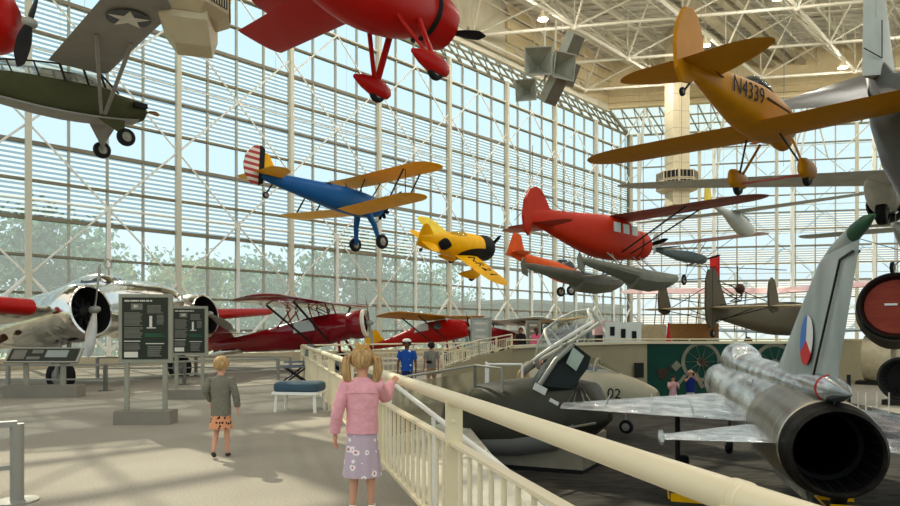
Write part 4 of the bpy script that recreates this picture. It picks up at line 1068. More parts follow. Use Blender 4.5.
# intake facet and plinth
pl = [(.38, .75), (1.25, 2.2), (1.0, 3.2), (-2.6, 3.2), (-2.6, 1.9)]
MB().prism([V((x*.97, y*.97+.05, 0)) for x, y in pl], (0, 0, .1)).build('plinth_kick', black, P, smooth=False)
MB().prism([V((x, y, .1)) for x, y in pl], (0, 0, .68)).build('plinth', paint('plinth_grey', (138, 130, 112), .6), P, smooth=False)
MB().box((-1.6, 2.5, .95), (1.6, 1.0, .6)).build('nose_support', dk, P, smooth=False)
# raised canopy: long clear bubble tipped up, hinged at the rear left
hinge = rel(P, 537, 360, 15.2); tipp = rel(P, 597, 322, 14.6)
ax = (tipp-hinge); Lc = ax.length; ax.normalize(); sidev = V((ax.y, -ax.x, 0)).normalized(); upv = sidev.cross(ax)
if upv.z < 0: upv = -upv
def carc(t, w_, h, n_=12): return [hinge+ax*(t*Lc)+sidev*(w_*math.cos(a))+upv*(h*math.sin(a)) for a in [PI*i/n_ for i in range(n_+1)]]
prof = [(0, .22, .08), (.15, .40, .34), (.35, .48, .5), (.6, .5, .54), (.82, .46, .48), (1, .36, .34)]
MB().rings([carc(*a) for a in prof], close=False).build('raised_canopy', clear, P)
fm = MB(); whitef = paint('canopy_frame_white', (214, 210, 198), .4)
for k in (2, 5): fm.path(carc(*prof[k]), .035, 8)
for idx in (0, 12): fm.path([carc(*a)[idx] for a in prof], .045, 8)
fm.path([carc(*a)[6] for a in prof], .02, 6)
fm.build('canopy_frame', whitef, P)
m = MB().prism([rel(P, 535, 385, 14.50), rel(P, 548, 366, 14.50), rel(P, 573, 343, 14.40), rel(P, 591, 357, 14.40), rel(P, 588, 368, 14.40), rel(P, 572, 389, 14.40), rel(P, 550, 390, 14.50)], (0, .8, 0)); m.build('windscreen_hood', dk, P, smooth=False)
MB().prism([rel(P, 573, 347, 14.35), rel(P, 584, 356, 14.35), rel(P, 576, 371, 14.35), rel(P, 566, 363, 14.35)], (0, -.02, 0)).build('windscreen_pane', paint('pane_green_grey', (150, 164, 150), .15, var=.15), P, smooth=False)
MB().path([rel(P, 540, 384, 14.45), rel(P, 556, 360, 14.40), rel(P, 573, 344, 14.35)], .06, 10).build('hood_rail', greyst, P)
m = MB()
q = rel(P, 579, 384, 14.50)
for u in (568, 574, 585, 592): m.tube(q, rel(P, u, 403, 13.1), .018, n=6)
m.build('sensor_tripod', dark, P)
MB().box(rel(P, 585, 406, 14.25), (.2, .15, .12)).build('yellow_fitting', yel, P, smooth=False)

# ---- big engine intake with rust red cover, right edge
P = thing('jet_intake', 'wide black intake lip closed with a rust-red round cover, right edge', 'jet engine', (10.5, 15.3, 2.12), hpr(236, 4, 0))
MB().lathe((0, 0, 0), (1, 0, 0), [(-.5, .83), (-.05, .80), (.0, .76), (-.02, .72), (-.2, .65), (-.3, .63)], 48).build('intake_lip', paint('intake_black', (34, 33, 30), .35, metal=.5), P)
c = MB().lathe((0, 0, 0), (1, 0, 0), [(-.26, .66), (-.2, .64), (-.19, .001)], 40).build('cover', rustr, P)
MB().box((-.17, -.1, .05), (.02, .26, .05)).build('cover_label', white, c, smooth=False)
fuselage([(-.5, 0, .83, .83, 2), (-2, 0, .88, .88, 2), (-5, 0, .8, .8, 2)], brown, P, 'nacelle')
wires(P, [(-1, 0, .8), (-4.5, 0, .8)])

# ---- large beige engine cowling and black ring beyond, right
P = thing('engine_cowling', 'huge open beige engine cowling standing on the pale floor, right', 'engine cowling', (26.0, 39.6, LOW+.012), hpr(-42, 0, 0))
MB().lathe((0, 0, 1.6), (1, 0, 0), [(-.6, 1.36), (0, 1.5), (.7, 1.5), (.85, 1.44), (.88, 1.34), (.8, 1.26), (0, 1.2), (-.6, 1.2), (-.6, 1.36)], 40).build('cowl', paint('cowl_beige', (186, 174, 146), .45), P)
MB().box((0, 0, .1), (2, 1.6, .2)).build('cradle', dark, P, smooth=False)
P = thing('fan_casing', 'black ribbed round fan casing at the right edge, above the stanchions', 'engine casing', (19.6, 28.2, LOW), hpr(215, 0, 0))
MB().lathe((0, 0, 1.15), (1, 0, 0), [(-.5, .9), (0, .98), (.1, .95), (.12, .85), (0, .78), (-.4, .7), (-.4, .001)], 40).build('casing', dark, P)
m = MB()
for i in range(24): t = 2*PI*i/24; m.beam((0, .72*math.cos(t), 1.15+.72*math.sin(t)), (-.3, .1*math.cos(t+.3), 1.15+.1*math.sin(t+.3)), .05, .02)
m.build('fan_blades', dark, P, smooth=False)
MB().box((-.1, 0, .12), (.9, 1.3, .24)).build('cradle', dark, P, smooth=False)
# stanchions with rope, right
for i, (u, Y) in enumerate(((858, 24.5), (866, 24), (877, 24.5), (889, 24))):
    p = at(u, 332, Y)
    t = thing('stanchion', 'thin pale floor stanchion in the short row right of the jet tail', 'stanchion', (p.x, Y, LOW+.012), 0, 'stanchions right of the jet tail')
    MB().tube((0, 0, 0), (0, 0, .95), .025).build('post', whitef, t); MB().lathe((0, 0, 0), (0, 0, 1), [(0, .001), (0, .16), (.03, .15), (.05, .03)], 16).build('base', dark, t)
p = at(852, 332, 24)
tag(MB().box((p.x-.0, 24.2, LOW+.812), (.1, .1, 1.6)).build('dark_post', dark, smooth=False), 'dark square post standing between jet tail and stanchions', 'post')
t = thing('orange_cover', 'small orange cover lying behind the jet exhaust', 'cover', (p.x-.6, 20, LOW+.012)); MB().ball((0, 0, .25), (.3, .3, .25), 12, 8).build('cover', oran, t)
# silver wing low at the right edge
P = thing('wing_panel', 'bare-metal wing panel low at the right edge beside the exhaust', 'wing', (9.3, 11.5, -.9))
slab(P, ((V((-2.2, 1.6, .55)), V((-1.6, -.6, .35))), (V((2.6, 1.9, .45)), V((2.6, -.9, .25)))), .12, alumlt, 'panel')
for x in (0, 1.8): MB().tube((x, .4, .35), (x, .4, -.8), .05).build('trestle', yel, P)

# ================================================================== AIRCRAFT ON THE MEZZANINE
P = thing('twin_engine_airliner', 'polished silver twin-engine airliner with red wing leading edge parked by the windows', 'aeroplane', (-9.0, 19.7, 2.42), hpr(-17, 9, 0))
fuselage([(1.05, -.12, .03, .03, 2), (.95, -.12, .22, .22, 2), (.55, -.08, .48, .46, 2), (-.2, 0, .66, .66, 2), (-1.4, .08, .74, .8, 2.2), (-4, .1, .76, .86, 2.2), (-7.5, .2, .5, .55, 2), (-10.8, .4, .08, .2, 2)], chrome, P, n=32)
rs = [(-.95, .60, .26, .08), (-1.2, .70, .42, .22), (-1.5, .80, .50, .34), (-2.3, .86, .52, .34), (-3.3, .80, .38, .16)]
fuselage([a+(2.4,) for a in rs], chrome, P, 'cockpit_roof')
garc = lambda a, d0, d1, k=1.05: [V((a[0], a[2]*k*math.cos(t), a[1]+a[3]*k*math.sin(t))) for t in [math.radians(d0+(d1-d0)*i/8) for i in range(9)]]
MB().rings([garc(rs[0], 8, 84), garc(rs[1], 10, 84), garc((-1.42, .78, .49, .32), 14, 84)], close=False).build('windscreen', glassd, P)
MB().rings([garc(rs[0], 96, 172), garc(rs[1], 96, 170), garc((-1.42, .78, .49, .32), 96, 166)], close=False).build('windscreen', glassd, P)
for d0, d1 in ((6, 50), (130, 174)): MB().rings([garc(rs[2], d0, d1), garc((-2.1, .85, .52, .35), d0, d1)], close=False).build('cockpit_side_window', glassd, P)
MB().tube((-1.5, 0, 1.1), (-1.5, 0, 1.34), .03).path([(-1.5, .14*math.cos(t), 1.46+.14*math.sin(t)) for t in [2*PI*i/20 for i in range(21)]], .022, 8).build('loop_aerial', greyst, P)
for s in (-1, 1):
    W = wing(s, stations(8.6, .0, -2.9, -1.2, -2.4, -.5, .15, 1.0, .5, th=.13), chrome, P)
    m = MB()
    S = stations(8.62, .08, -1.0, -1.10, -1.7, -.5, .15, .6, 3.6, th=.5)
    m.rings(foil(S, lambda q, x, z, t: V((x, s*q, z+t)))).build('leading_edge', red, W)
    N_ = fuselage([(-.62, -.3, .70, .70, 2), (-.8, -.3, .74, .74, 2), (-1.8, -.35, .68, .74, 2), (-3.2, -.35, .35, .4, 2), (-4.2, -.3, .04, .06, 2)], chrome, P, 'nacelle'); N_.location = (0, s*2.35, -.05)
    MB().lathe((0, s*2.35, -.35), (1, 0, 0), [(-.9, .74), (-.5, .80), (-.1, .77), (.02, .70), (.03, .64)], 32).build('cowling', chrome, P)
    MB().lathe((0, s*2.35, -.35), (1, 0, 0), [(.03, .64), (-.1, .61), (-.6, .61)], 32).build('cowl_liner', black, P)
    MB().lathe((-.55, s*2.35, -.35), (1, 0, 0), [(0, .62), (.02, .001)], 24).build('firewall', black, P)
    radial((-.3, s*2.35, -.35), .42, P, 9)
    prop((.12, s*2.35, -.35), 1.37, 2, -.3 if s < 0 else 1.2, P, paint('blade_metal', (168, 164, 154), .3, metal=.8), chord=.26, spinr=.11, spinl=.22)
    wheel((-1.3, s*2.35, -1.95), .44, .26, P, hub=greyst)
    strut((-.9, s*2.2, -.7), (-1.3, s*2.2, -1.95), greyst, P, .12, .1, 'gear_leg'); strut((-.9, s*2.5, -.7), (-1.3, s*2.5, -1.95), greyst, P, .12, .1, 'gear_leg')
    wing(s, stations(2.6, -9.3, -10.8, -9.6, -10.6, .5, .5, .5, 0, th=.08), chrome, P, 'tailplane')
    flat_fin([(-9.6, .2), (-10, 1.2), (-10.4, 1.4), (-10.9, 1.2), (-11, .3), (-10.6, 0)], .08, chrome, P, 'fin').location = (0, s*2.4, 0)
e_ = MB().tube((-2.2, -3.1, -.72), (-2.75, -3.15, -.86), .1, .09, 14)
e_.build('exhaust_pipe', paint('rusty_pipe', (96, 60, 42), .6), P)

P = thing('cabin_monoplane', 'glossy dark-red high-wing monoplane with white-ringed engine by the windows', 'aeroplane', (-3.23, 25.3, 1.82), hpr(-10.5, 8, 0))
fuselage([(-.5, 0, .48, .48, 2), (-1.2, 0, .5, .56, 2.2), (-2.0, -.05, .5, .62, 2.6), (-3.0, -.08, .46, .58, 2.6), (-4.5, -.1, .32, .42, 2.4), (-6.6, -.05, .06, .2, 2)], dred, P)
MB().lathe((0, 0, 0), (1, 0, 0), [(-.7, .5), (-.5, .56), (-.15, .57), (-.02, .52)], 28).build('cowling', dred, P)
MB().lathe((0, 0, 0), (1, 0, 0), [(-.1, .56), (0, .55), (.04, .48), (0, .4), (-.12, .38)], 28).build('cowl_ring', paint('ring_white', (226, 216, 196), .4), P)
radial((-.25, 0, 0), .42, P, 7)
prop((.1, 0, 0), 1.05, 2, .04, P, greyst, chord=.16)
for s in (-1, 1):
    m = MB()
    wing(s, stations(5.7, -1.2, -2.9, -1.25, -2.8, .95, 1.05, 1.0, .0, th=.1), dred, P)
    for x0, x1 in ((-1.5, -1.6), (-2.2, -2.6)): strut((x0, s*.45, -.45), (x1, s*3.0, .96), dark, P, .1, .05)
    for x in (-1.3, -2.0, -2.9): m.tube((x, s*.44, .35), (x-.15, s*.4, .95), .03, n=6)
    m.tube((-1.3, s*.44, .4), (-2.15, s*.4, .95), .02, n=6).tube((-3.6, s*.3, .3), (-2.9, s*.38, .95), .03, n=6)
    wing(s, stations(1.7, -5.6, -6.7, -5.8, -6.6, .42, .42, .5, 0, th=.07), dred, P, 'tailplane')
    wheel((-.9, s*1.0, -1.33), .36, .2, P); strut((-1.1, s*.4, -.5), (-.9, s*.95, -1.3), dred, P, .12, .06, 'gear_leg')
    MB().quad((-1.95, s*.52, .0), (-2.85, s*.5, .0), (-2.8, s*.46, .42), (-2.1, s*.48, .44)).build('cabin_window', lensw, P, smooth=False)
    m.tube((-1.3, s*.44, .35), (-3.6, s*.3, .3), .02, n=6); m.build('cabin_frame', dred, P)
flat_fin([(-5.6, .2), (-6.2, 1.05), (-6.6, 1.15), (-6.95, .8), (-7.0, .1), (-6.8, -.2)], .07, dred, P, 'fin')
MB().rings([ring(x, -.32, w_, h, 2, 14) for x, w_, h in ((-6.8, .03, .05), (-6.2, .26, .16), (-5.4, .2, .14), (-5.0, .03, .03))]).build('tail_fairing', chrome, P)
wheel((-6.5, 0, -.72), .12, .08, P); strut((-6.2, 0, -.2), (-6.5, 0, -.72), greyst, P, .06, .04, 'tailwheel_strut')
P.location.z = 1.84

P = thing('red_and_yellow_monoplane', 'bright red light aeroplane with a yellow high wing and yellow fin on the mezzanine', 'aeroplane', (.9, 32.4, 1.7), hpr(-28, 8, 0))
fuselage([(0, -.05, .3, .3, 2.4), (-.2, 0, .42, .42, 2.8), (-1.2, .05, .46, .55, 3), (-2.6, .05, .42, .52, 3), (-4.4, -.1, .2, .28, 2.6), (-6.1, -.2, .04, .12, 2)], red, P)
for s in (-1, 1):
    wing(s, stations(4.9, -.9, -2.5, -.95, -2.5, .72, .85, .9, .0, th=.09), yel2, P)
    for x0, x1 in ((-1.1, -1.2), (-2.0, -2.1)): strut((x0, s*.42, -.4), (x1, s*2.7, .76), dark, P, .09, .04)
    MB().quad((-1.2, s*.475, .15), (-1.7, s*.475, .15), (-1.65, s*.45, .52), (-1.35, s*.45, .52)).build('cabin_window', glassd, P, smooth=False)
    MB().quad((-2.0, s*.465, .18), (-2.9, s*.43, .16), (-2.7, s*.4, .5), (-2.0, s*.44, .52)).build('cabin_window', lensw, P, smooth=False)
    wheel((-.9, s*.8, -1.28), .26, .16, P); strut((-1.1, s*.35, -.45), (-.9, s*.75, -1.25), red, P, .1, .05, 'gear_leg')
    wing(s, stations(1.4, -5.0, -6.0, -5.2, -6.0, -.1, -.1, .4, 0, th=.06), red, P, 'tailplane')
MB().quad((-.85, -.36, .35), (-.85, .36, .35), (-1.1, .36, .72), (-1.1, -.36, .72)).build('windscreen', lensw, P, smooth=False)
flat_fin([(-5.0, 0), (-5.4, .6), (-5.8, .75), (-6.2, .55), (-6.3, -.2), (-6.1, -.4)], .06, yel, P, 'fin')
prop((.05, 0, -.05), .9, 2, .1, P, dark)
wheel((-5.9, 0, -.76), .1, .07, P); strut((-5.9, 0, -.3), (-5.9, 0, -.74), greyst, P, .05, .04, 'tailwheel_strut')

P = thing('dark_red_biplane', 'dark red biplane with black-lettered white upper wing behind the two visitors', 'aeroplane', (2.3, 38.0, 1.35), hpr(205, 14, 0))
fuselage([(0, 0, .3, .3, 2), (-.3, 0, .45, .48, 2), (-1.8, 0, .45, .55, 2.4), (-3.5, .05, .3, .35, 2.2), (-5.4, .1, .05, .12, 2)], dred, P)
MB().lathe((0, 0, 0), (1, 0, 0), [(-.3, .48), (-.05, .5), (.03, .4), (-.1, .34), (-.1, .001)], 24).build('cowling', dred, P)
MB().lathe((0, 0, 0), (1, 0, 0), [(-.08, .36), (-.02, .34), (0, .001)], 16).build('engine_face', black, P)
for s in (-1, 1):
    w = wing(s, stations(4.3, -.5, -1.9, -.5, -1.9, 1.0, 1.15, .6, 0, th=.09), lensw, P, 'upper_wing')
    if s > 0 or True:
        for k in range(4):
            y = 1.0+.75*k; m = MB()
            for a, b_ in ((0, .35), (.35, 0), (0, 0)): m.prism([V((-.65, s*(y+a), .93+.03*k)), V((-.65, s*(y+a+.11), .93+.03*k)), V((-1.65, s*(y+b_+.11), .93+.03*k)), V((-1.65, s*(y+b_), .93+.03*k))], (0, 0, -.01))
            m.build('wing_lettering', black, w, smooth=False)
    wing(s, stations(3.9, -.9, -2.2, -.9, -2.2, -.35, -.2, .5, .3, th=.09), dred, P, 'lower_wing')
    strut((-.8, s*2.8, 1.05), (-1.1, s*2.8, -.25), dark, P); strut((-1.6, s*2.8, 1.05), (-1.9, s*2.8, -.25), dark, P)
    wheel((-.7, s*.8, -1.02), .32, .14, P); strut((-1, s*.3, -.4), (-.7, s*.75, -1.0), dark, P, .07, .04, 'gear_leg')
    wing(s, stations(1.2, -4.4, -5.3, -4.6, -5.3, .1, .1, .3, 0, th=.06), dred, P, 'tailplane')
flat_fin([(-4.5, .1), (-4.9, .8), (-5.3, .9), (-5.6, .6), (-5.5, 0)], .06, dred, P, 'fin')

P = thing('yellow_winged_aeroplane', 'aeroplane with a tapering yellow-orange wing parked above the beige wall', 'aeroplane', (6.6, 35.2, 1.25), hpr(298, 6, 5))
fuselage([(0, 0, .3, .3, 2), (-.4, 0, .45, .45, 2), (-2, 0, .42, .45, 2.2), (-5, .1, .05, .12, 2)], paint('maroon_paint', (84, 30, 26), .4), P)
for s in (-1, 1):
    wing(s, stations(2.1, -.4, -1.9, -.7, -1.5, .95, 1.05, .5, 0, th=.16), paint('yellow_cream_wing', (232, 178, 84), .5, c2=(214, 190, 150), scale=.7), P)
    strut((-1, s*.4, -.3), (-1.1, s*1.5, 1.0), dark, P); wheel((-.6, s*.7, -.72), .28, .14, P); strut((-.8, s*.3, -.3), (-.6, s*.65, -.7), dark, P, .06, .04, 'gear_leg')
prop((.1, 0, 0), .9, 2, .3, P, dark)
flat_fin([(-4.2, .1), (-4.7, .8), (-5.1, .8), (-5.2, 0)], .06, yel2, P, 'fin')

# ================================================================== RAILINGS
def rail_pt(y, z, off=0): return V((FX(y)+off, y, z))
B = thing('balustrade', 'long cream handrail balustrade with close balusters running from the foreground to the back', 'railing', (FX(1.0), 1.0, 0))
bl = B.location
MB().path([rail_pt(y, 1.045)-bl for y in (.35, 1.77, 4.42, 7.07, 12, 17, 21.4)], .049, 20).build('handrail', cream, B)
for y in (1.77,):
    d = (rail_pt(2, 0)-rail_pt(1, 0)).normalized(); MB().lathe(rail_pt(y, 1.045)-bl, d, [(-.03, .049), (-.025, .053), (-.004, .053), (0, .0475), (.004, .053), (.025, .053), (.03, .049)], 24).build('joint_collar', cream, B)
m = MB(); m.beam(rail_pt(.35, .745)-bl, rail_pt(21.4, .745)-bl, .07, .022); m.build('flat_rail', cream, B, smooth=False)
m = MB(); m.beam(rail_pt(.35, .09)-bl, rail_pt(21.4, .09)-bl, .05, .03); m.build('bottom_rail', cream, B, smooth=False)
Rr = rotz(V((-.288, 1, 0)))
for y in [1.77+2.65*i for i in range(8)]:
    p = rail_pt(y, 0)-bl
    o = MB().box(p+Zv*.515, (.03, .115, 1.03), Rr).build('post', cream, B, smooth=False)
    MB().ball(p+Zv*.90+V((-.0, -.06, 0)), (.018, .008, .018), 10, 6).build('bolt', cream, o)
y = 1.95
for i in range(100):
    MB().tube(rail_pt(y, .09)-bl, rail_pt(y, .74)-bl, .016, n=8).build('baluster', cream, B); y += .194
MB().box(rail_pt(21.4, .53)-bl, (.12, .12, 1.06), Rr).build('end_post', cream, B, smooth=False)
# ramp handrail beyond
t = thing('ramp_handrail', 'low white pipe handrail following the ramp just beyond the near balustrade', 'railing', (FX(4)+.2, 4, -1.2))
MB().path([V((FX(y)+.17, y, .89+.076*(y-6.96)))-t.location for y in (2.6, 4, 6, 7.6)], .022, 10).build('pipe', white, t)
for y in (3, 5.6, 7.5): MB().tube(V((FX(y)+.17, y, .87+.076*(y-6.96)))-t.location, V((FX(y)+.17, y, -1.15+.0625*(y-7)))-t.location, .018).build('post', white, t)
def fence(name, label, pts, top, mid, bal, step=.2, post=2.2, rr=.03, mat=cream, base=0):
    """pts: (x, y, ground z)"""
    t = thing(name, label, 'railing', pts[0]); o = t.location
    g = [V(p) for p in pts]
    for a, b_ in zip(g, g[1:]):
        MB().tube(a+Zv*top-o, b_+Zv*top-o, rr).build('top_rail', mat, t)
        if mid: MB().tube(a+Zv*mid-o, b_+Zv*mid-o, rr*.7).build('mid_rail', mat, t)
        L = (b_-a).length; n = max(1, round(L/post))
        for i in range(n+1):
            p = a.lerp(b_, i/n); MB().tube(p-o+Zv*base, p+Zv*top-o, .035, n=8).build('post', mat, t)
        if bal:
            n = int(L/step)
            for i in range(1, n): p = a.lerp(b_, i/n); MB().tube(p+Zv*.08-o, p+Zv*(mid or top)-o, .014, n=6).build('baluster', mat, t)
            MB().tube(a+Zv*.08-o, b_+Zv*.08-o, .02).build('bottom_rail', mat, t)
    return t
fence('picket_railing', 'cream picket railing crossing behind the man in the blue shirt', [(FX(21.4), 21.45, 0), (1.6, 26.9, 0)], 1.06, .74, True)
fence('picket_railing', 'cream picket railing on the sloping beige ramp wall', [(-.2, 19.15, .42), (1.0, 22.65, .66), (2.45, 25.75, .86)], .55, .42, True, rr=.025, base=-.02)
fence('wall_top_railing', 'pale railing along the top of the beige and green walls', [(2.5, 28.75, 0), (6.5, 30.55, 0), (9.4, 31.5, 0), (18.2, 31.5, 0)], 1.15, 0, False, rr=.03)
t = fence('ramp_turn_railing', 'grey metal railing with mesh panels at the turn of the ramp', [(-1.35, 13.2, -.8), (.6, 15.6, -.62), (1.2, 15.0, -.66)], 1.32, .2, False, mat=greyst, rr=.028)
for a, b_ in (((-1.3, 13.25), (.55, 15.55)),):
    MB().quad(V((a[0], a[1], -.65))-t.location, V((b_[0], b_[1], -.5))-t.location, V((b_[0], b_[1], .55))-t.location, V((a[0], a[1], .4))-t.location).build('mesh_panel', glass_mat('mesh_panel', (170, 166, 150), .35, (150, 146, 130)), t, smooth=False)
# platform behind the cockpit exhibit with its rail frame
t = thing('viewing_platform', 'small access platform with white rail frame behind the cockpit exhibit', 'platform', (2.0, 17.6, LOW))
MB().box((0, 0, .62), (2.2, 1.2, 1.24)).build('deck', taupe, t, smooth=False)
m = MB()
for a, b_ in (((-1.0, -.5, 1.25), (-1.0, -.5, 2.35)), ((-1.0, -.5, 2.35), (-.1, -.5, 2.35)), ((-.1, -.5, 2.35), (-.1, -.5, 1.25)), ((-1.0, -.5, 1.8), (-.1, -.5, 1.8)), ((-1.0, .5, 1.25), (-1.0, .5, 2.35)), ((-1, -.5, 2.35), (-1, .5, 2.35))): m.tube(a, b_, .03)
m.build('rail_frame', white, t)
# low barrier rails on the mezzanine
def barrier(label, pts, h=.68, sp=2.2, mat=greyst, group=None):
    t = thing('low_barrier', label, 'barrier', (pts[0][0], pts[0][1], 0), 0, group); o = t.location
    g = [V((x, y, 0)) for x, y in pts]
    for a, b_ in zip(g, g[1:]):
        MB().beam(a+Zv*h-o, b_+Zv*h-o, .09, .05).build('top_rail', mat, t, smooth=False)
        MB().beam(a+Zv*(h*.45)-o, b_+Zv*(h*.45)-o, .05, .04).build('lower_rail', mat, t, smooth=False)
        L = (b_-a).length; n = max(1, round(L/sp))
        for i in range(n+1):
            p = a.lerp(b_, i/n)-o
            q = MB().tube(p, p+Zv*h, .055, n=14).build('post', mat, t)
            MB().lathe(p, (0, 0, 1), [(0, .001), (0, .17), (.015, .17), (.02, .05)], 20).build('floor_plate', mat, q)
    return t
barrier('grey low barrier with round post and floor plate in the bottom left corner', [(-3.83, 5.75), (-5.4, 4.6)], .69)
barrier('long low grey barrier in front of the silver airliner', [(-13.5, 16.2), (-8.8, 16.6), (-7.6, 18.6), (-5.4, 20.4)], .66, 2.4)
barrier('long low grey barrier in front of the dark red monoplane', [(-5.3, 21.6), (-8.6, 22.0), (-11.5, 21.2)], .66, 2.6)

# ================================================================== SIGNS AND FURNITURE
sgn = paint('sign_dark', (50, 50, 40), .5, c2=(38, 48, 38), scale=1.2); sfr = paint('sign_frame', (142, 140, 124), .5)
txg = paint('sign_text_grey', (112, 108, 98), .6); txw = paint('sign_text_white', (206, 200, 186), .6); txgr = paint('sign_green', (46, 92, 62), .6)
def panel_sign(label, x, y, w_, h, ztop, rz, two=False):
    t = thing('information_sign', label, 'sign', (x, y, 0), rz)
    zb = ztop-h
    MB().box((0, 0, .11), (w_*1.05, .36, .22)).build('base', taupe, t, smooth=False)
    for s in (-1, 1): MB().box((s*w_*.36, 0, .2+(zb-.2)/2+.05), (.07, .05, zb-.1)).build('post', sfr, t, smooth=False)
    MB().box((0, 0, zb+h/2), (w_, .07, h)).build('frame', sfr, t, smooth=False)
    p = MB().box((0, -.04, zb+h/2), (w_*.86, .01, h*.9)).build('panel', sgn, t, smooth=False)
    W_ = w_*.86; H_ = h*.9; z0 = zb+h*.05
    def blk(u0, u1, v0, v1, mt, lines=0, nm='text_block', seed=1):
        m = MB(); r = random.Random(seed)
        if not lines: m.box((W_*((u0+u1)/2-.5), -.048, z0+H_*(1-(v0+v1)/2)), (W_*(u1-u0), .004, H_*(v1-v0)))
        for k in range(lines):
            l = (u1-u0)*(.82+.18*r.random()); v = v0+(v1-v0)*(k+.5)/lines
            m.box((W_*(u0+l/2-.5), -.048, z0+H_*(1-v)), (W_*l, .004, H_*(v1-v0)/lines*.62))
        m.build(nm, mt, p, smooth=False)
    m = MB(); r = random.Random(3); u = .06
    while u < .66:
        l = .02+.02*r.random(); m.box((W_*(u+l/2-.5), -.048, z0+H_*.945), (W_*l, .004, H_*.024)); u += l+.008+(.015 if r.random() < .2 else 0)
    m.build('title', txw, p, smooth=False)
    blk(.2, .45, .10, .2, txg, nm='photograph'); blk(.26, .4, .12, .17, txw, nm='photograph')
    blk(.05, .46, .24, .46, txg, 11, seed=1); blk(.05, .46, .48, .66, txg, 9, seed=2)
    blk(.05, .4, .70, .715, txw); blk(.05, .42, .74, .86, txg, 6, seed=3); blk(.05, .35, .88, .97, txw, nm='photograph')
    blk(.55, .9, .12, .26, txg, 7, seed=4); blk(.76, .92, .28, .44, txg, 8, seed=5)
    blk(.6, .66, .3, .48, txw, nm='photograph'); blk(.54, .74, .485, .5, txw)
    blk(.5, .95, .58, .64, txgr, 2); blk(.52, .92, .74, .755, txw); blk(.56, .88, .78, .96, txg, 6, seed=6)
    return t
panel_sign('larger dark information panel on two posts, nearer of the pair', -4.98, 10.65, .85, 1.12, 2.12, .05)
panel_sign('smaller dark information panel on two posts, standing behind the larger one', -5.85, 14.6, .80, 1.10, 2.08, .05)
t = thing('reading_rail', 'tilted low reading panel on two posts with long grey base', 'sign', (-9.35, 15.0, 0), .03)
MB().box((0, 0, .14), (1.65, .4, .28)).build('base', taupe, t, smooth=False)
for s in (-1, 1): MB().box((s*.42, 0, .5), (.1, .06, .72)).build('post', sfr, t, smooth=False)
Rx_ = Matrix.Rotation(math.radians(52), 3, 'X')
MB().box((0, -.02, .96), (1.66, .42, .05), Rx_).build('frame', greyst, t, smooth=False)
q = MB().box((0, -.045, .978), (1.54, .34, .02), Rx_).build('panel', sgn, t, smooth=False)
n_ = Rx_ @ V((0, 0, 1)); 
for cx, cy, w_, h in ((-.55, .0, .3, .26), (-.2, -.1, .3, .08), (.3, .02, .5, .2), (-.15, .08, .25, .1)):
    MB().box(V((0, -.045, .978))+Rx_ @ V((cx, cy, .012)), (w_, h, .004), Rx_).build('printed_block', txg if w_ < .4 else paint('print_pale', (140, 146, 140), .6), q, smooth=False)

t = thing('bench', 'backless bench with blue cushion and white frame beside the balustrade', 'bench', (-2.85, 12.35, 0), -.15)
MB().box((0, 0, .36), (.86, .62, .05)).build('seat_frame', white, t, smooth=False)
cu = MB().rings([[V((x*sx, y*sy, z)) for x, y in [(math.copysign(abs(math.cos(a))**.35, math.cos(a)), math.copysign(abs(math.sin(a))**.35, math.sin(a))) for a in [2*PI*i/32 for i in range(32)]]] for z, sx, sy in ((.385, .40, .29), (.40, .43, .32), (.46, .44, .33), (.53, .43, .32), (.56, .39, .28), (.565, .2, .15))])
cu.build('cushion', paint('blue_vinyl', (62, 84, 98), .4, var=.08, bump=.15, bscale=8), t)
for sx in (-1, 1):
    for sy in (-1, 1): MB().beam((sx*.37, sy*.24, .35), (sx*.39, sy*.26, 0), .05, .035).build('leg', white, t, smooth=False)
t = thing('observation_chair', 'grey-blue moulded chair on crossed legs beyond the bench', 'chair', (-4.75, 19.9, 0), .5)
gb_ = paint('grey_blue_plastic', (112, 122, 128), .4)
MB().rings([[V((x, y+dy, z)) for x in (-.4, .4) for dy in (0, .04)] for y, z in ((-.35, .45), (0, .42), (.3, .46))]) 
MB().box((0, 0, .45), (.85, .6, .07)).build('seat', gb_, t, smooth=False)
MB().box((.42, .0, .8), (.07, .55, .65), Matrix.Rotation(.25, 3, 'Y')).build('backrest', gb_, t, smooth=False)
MB().box((-.1, -.28, .6), (.6, .05, .06)).build('armrest', gb_, t, smooth=False)
for a, b_ in (((-.3, -.2, 0), (.3, -.2, .42)), ((.3, -.2, 0), (-.3, -.2, .42)), ((-.3, .2, 0), (.3, .2, .42)), ((.3, .2, 0), (-.3, .2, .42))): MB().beam(a, b_, .06, .04).build('leg', dark, t, smooth=False)
def kiosk(label, u, Y, w_, h, mt):
    p = at(u, 332, Y); t = thing('display_board', label, 'sign', (p.x, Y, 0))
    MB().box((0, 0, h/2), (w_, .25, h)).build('cabinet', greyst, t, smooth=False)
    q = MB().box((-.04*w_, -.13, h*.55), (w_*.78, .02, h*.8)).build('panel', mt, t, smooth=False)
    for k in range(5): MB().box((-.04*w_, -.145, h*(.88-.14*k)), (w_*(.5-.06*(k % 2)), .01, h*.05)).build('printed_block', txw, q, smooth=False)
paleg = paint('pale_board', (172, 176, 168), .5)
kiosk('tall grey display panel behind the bright red monoplane nose', 481, 29.5, .95, 2.15, paleg)
kiosk('pale text board between the dark-clad and pink-clad visitors', 533.5, 33.5, .75, 2.1, paint('taupe_board', (130, 126, 112), .5))
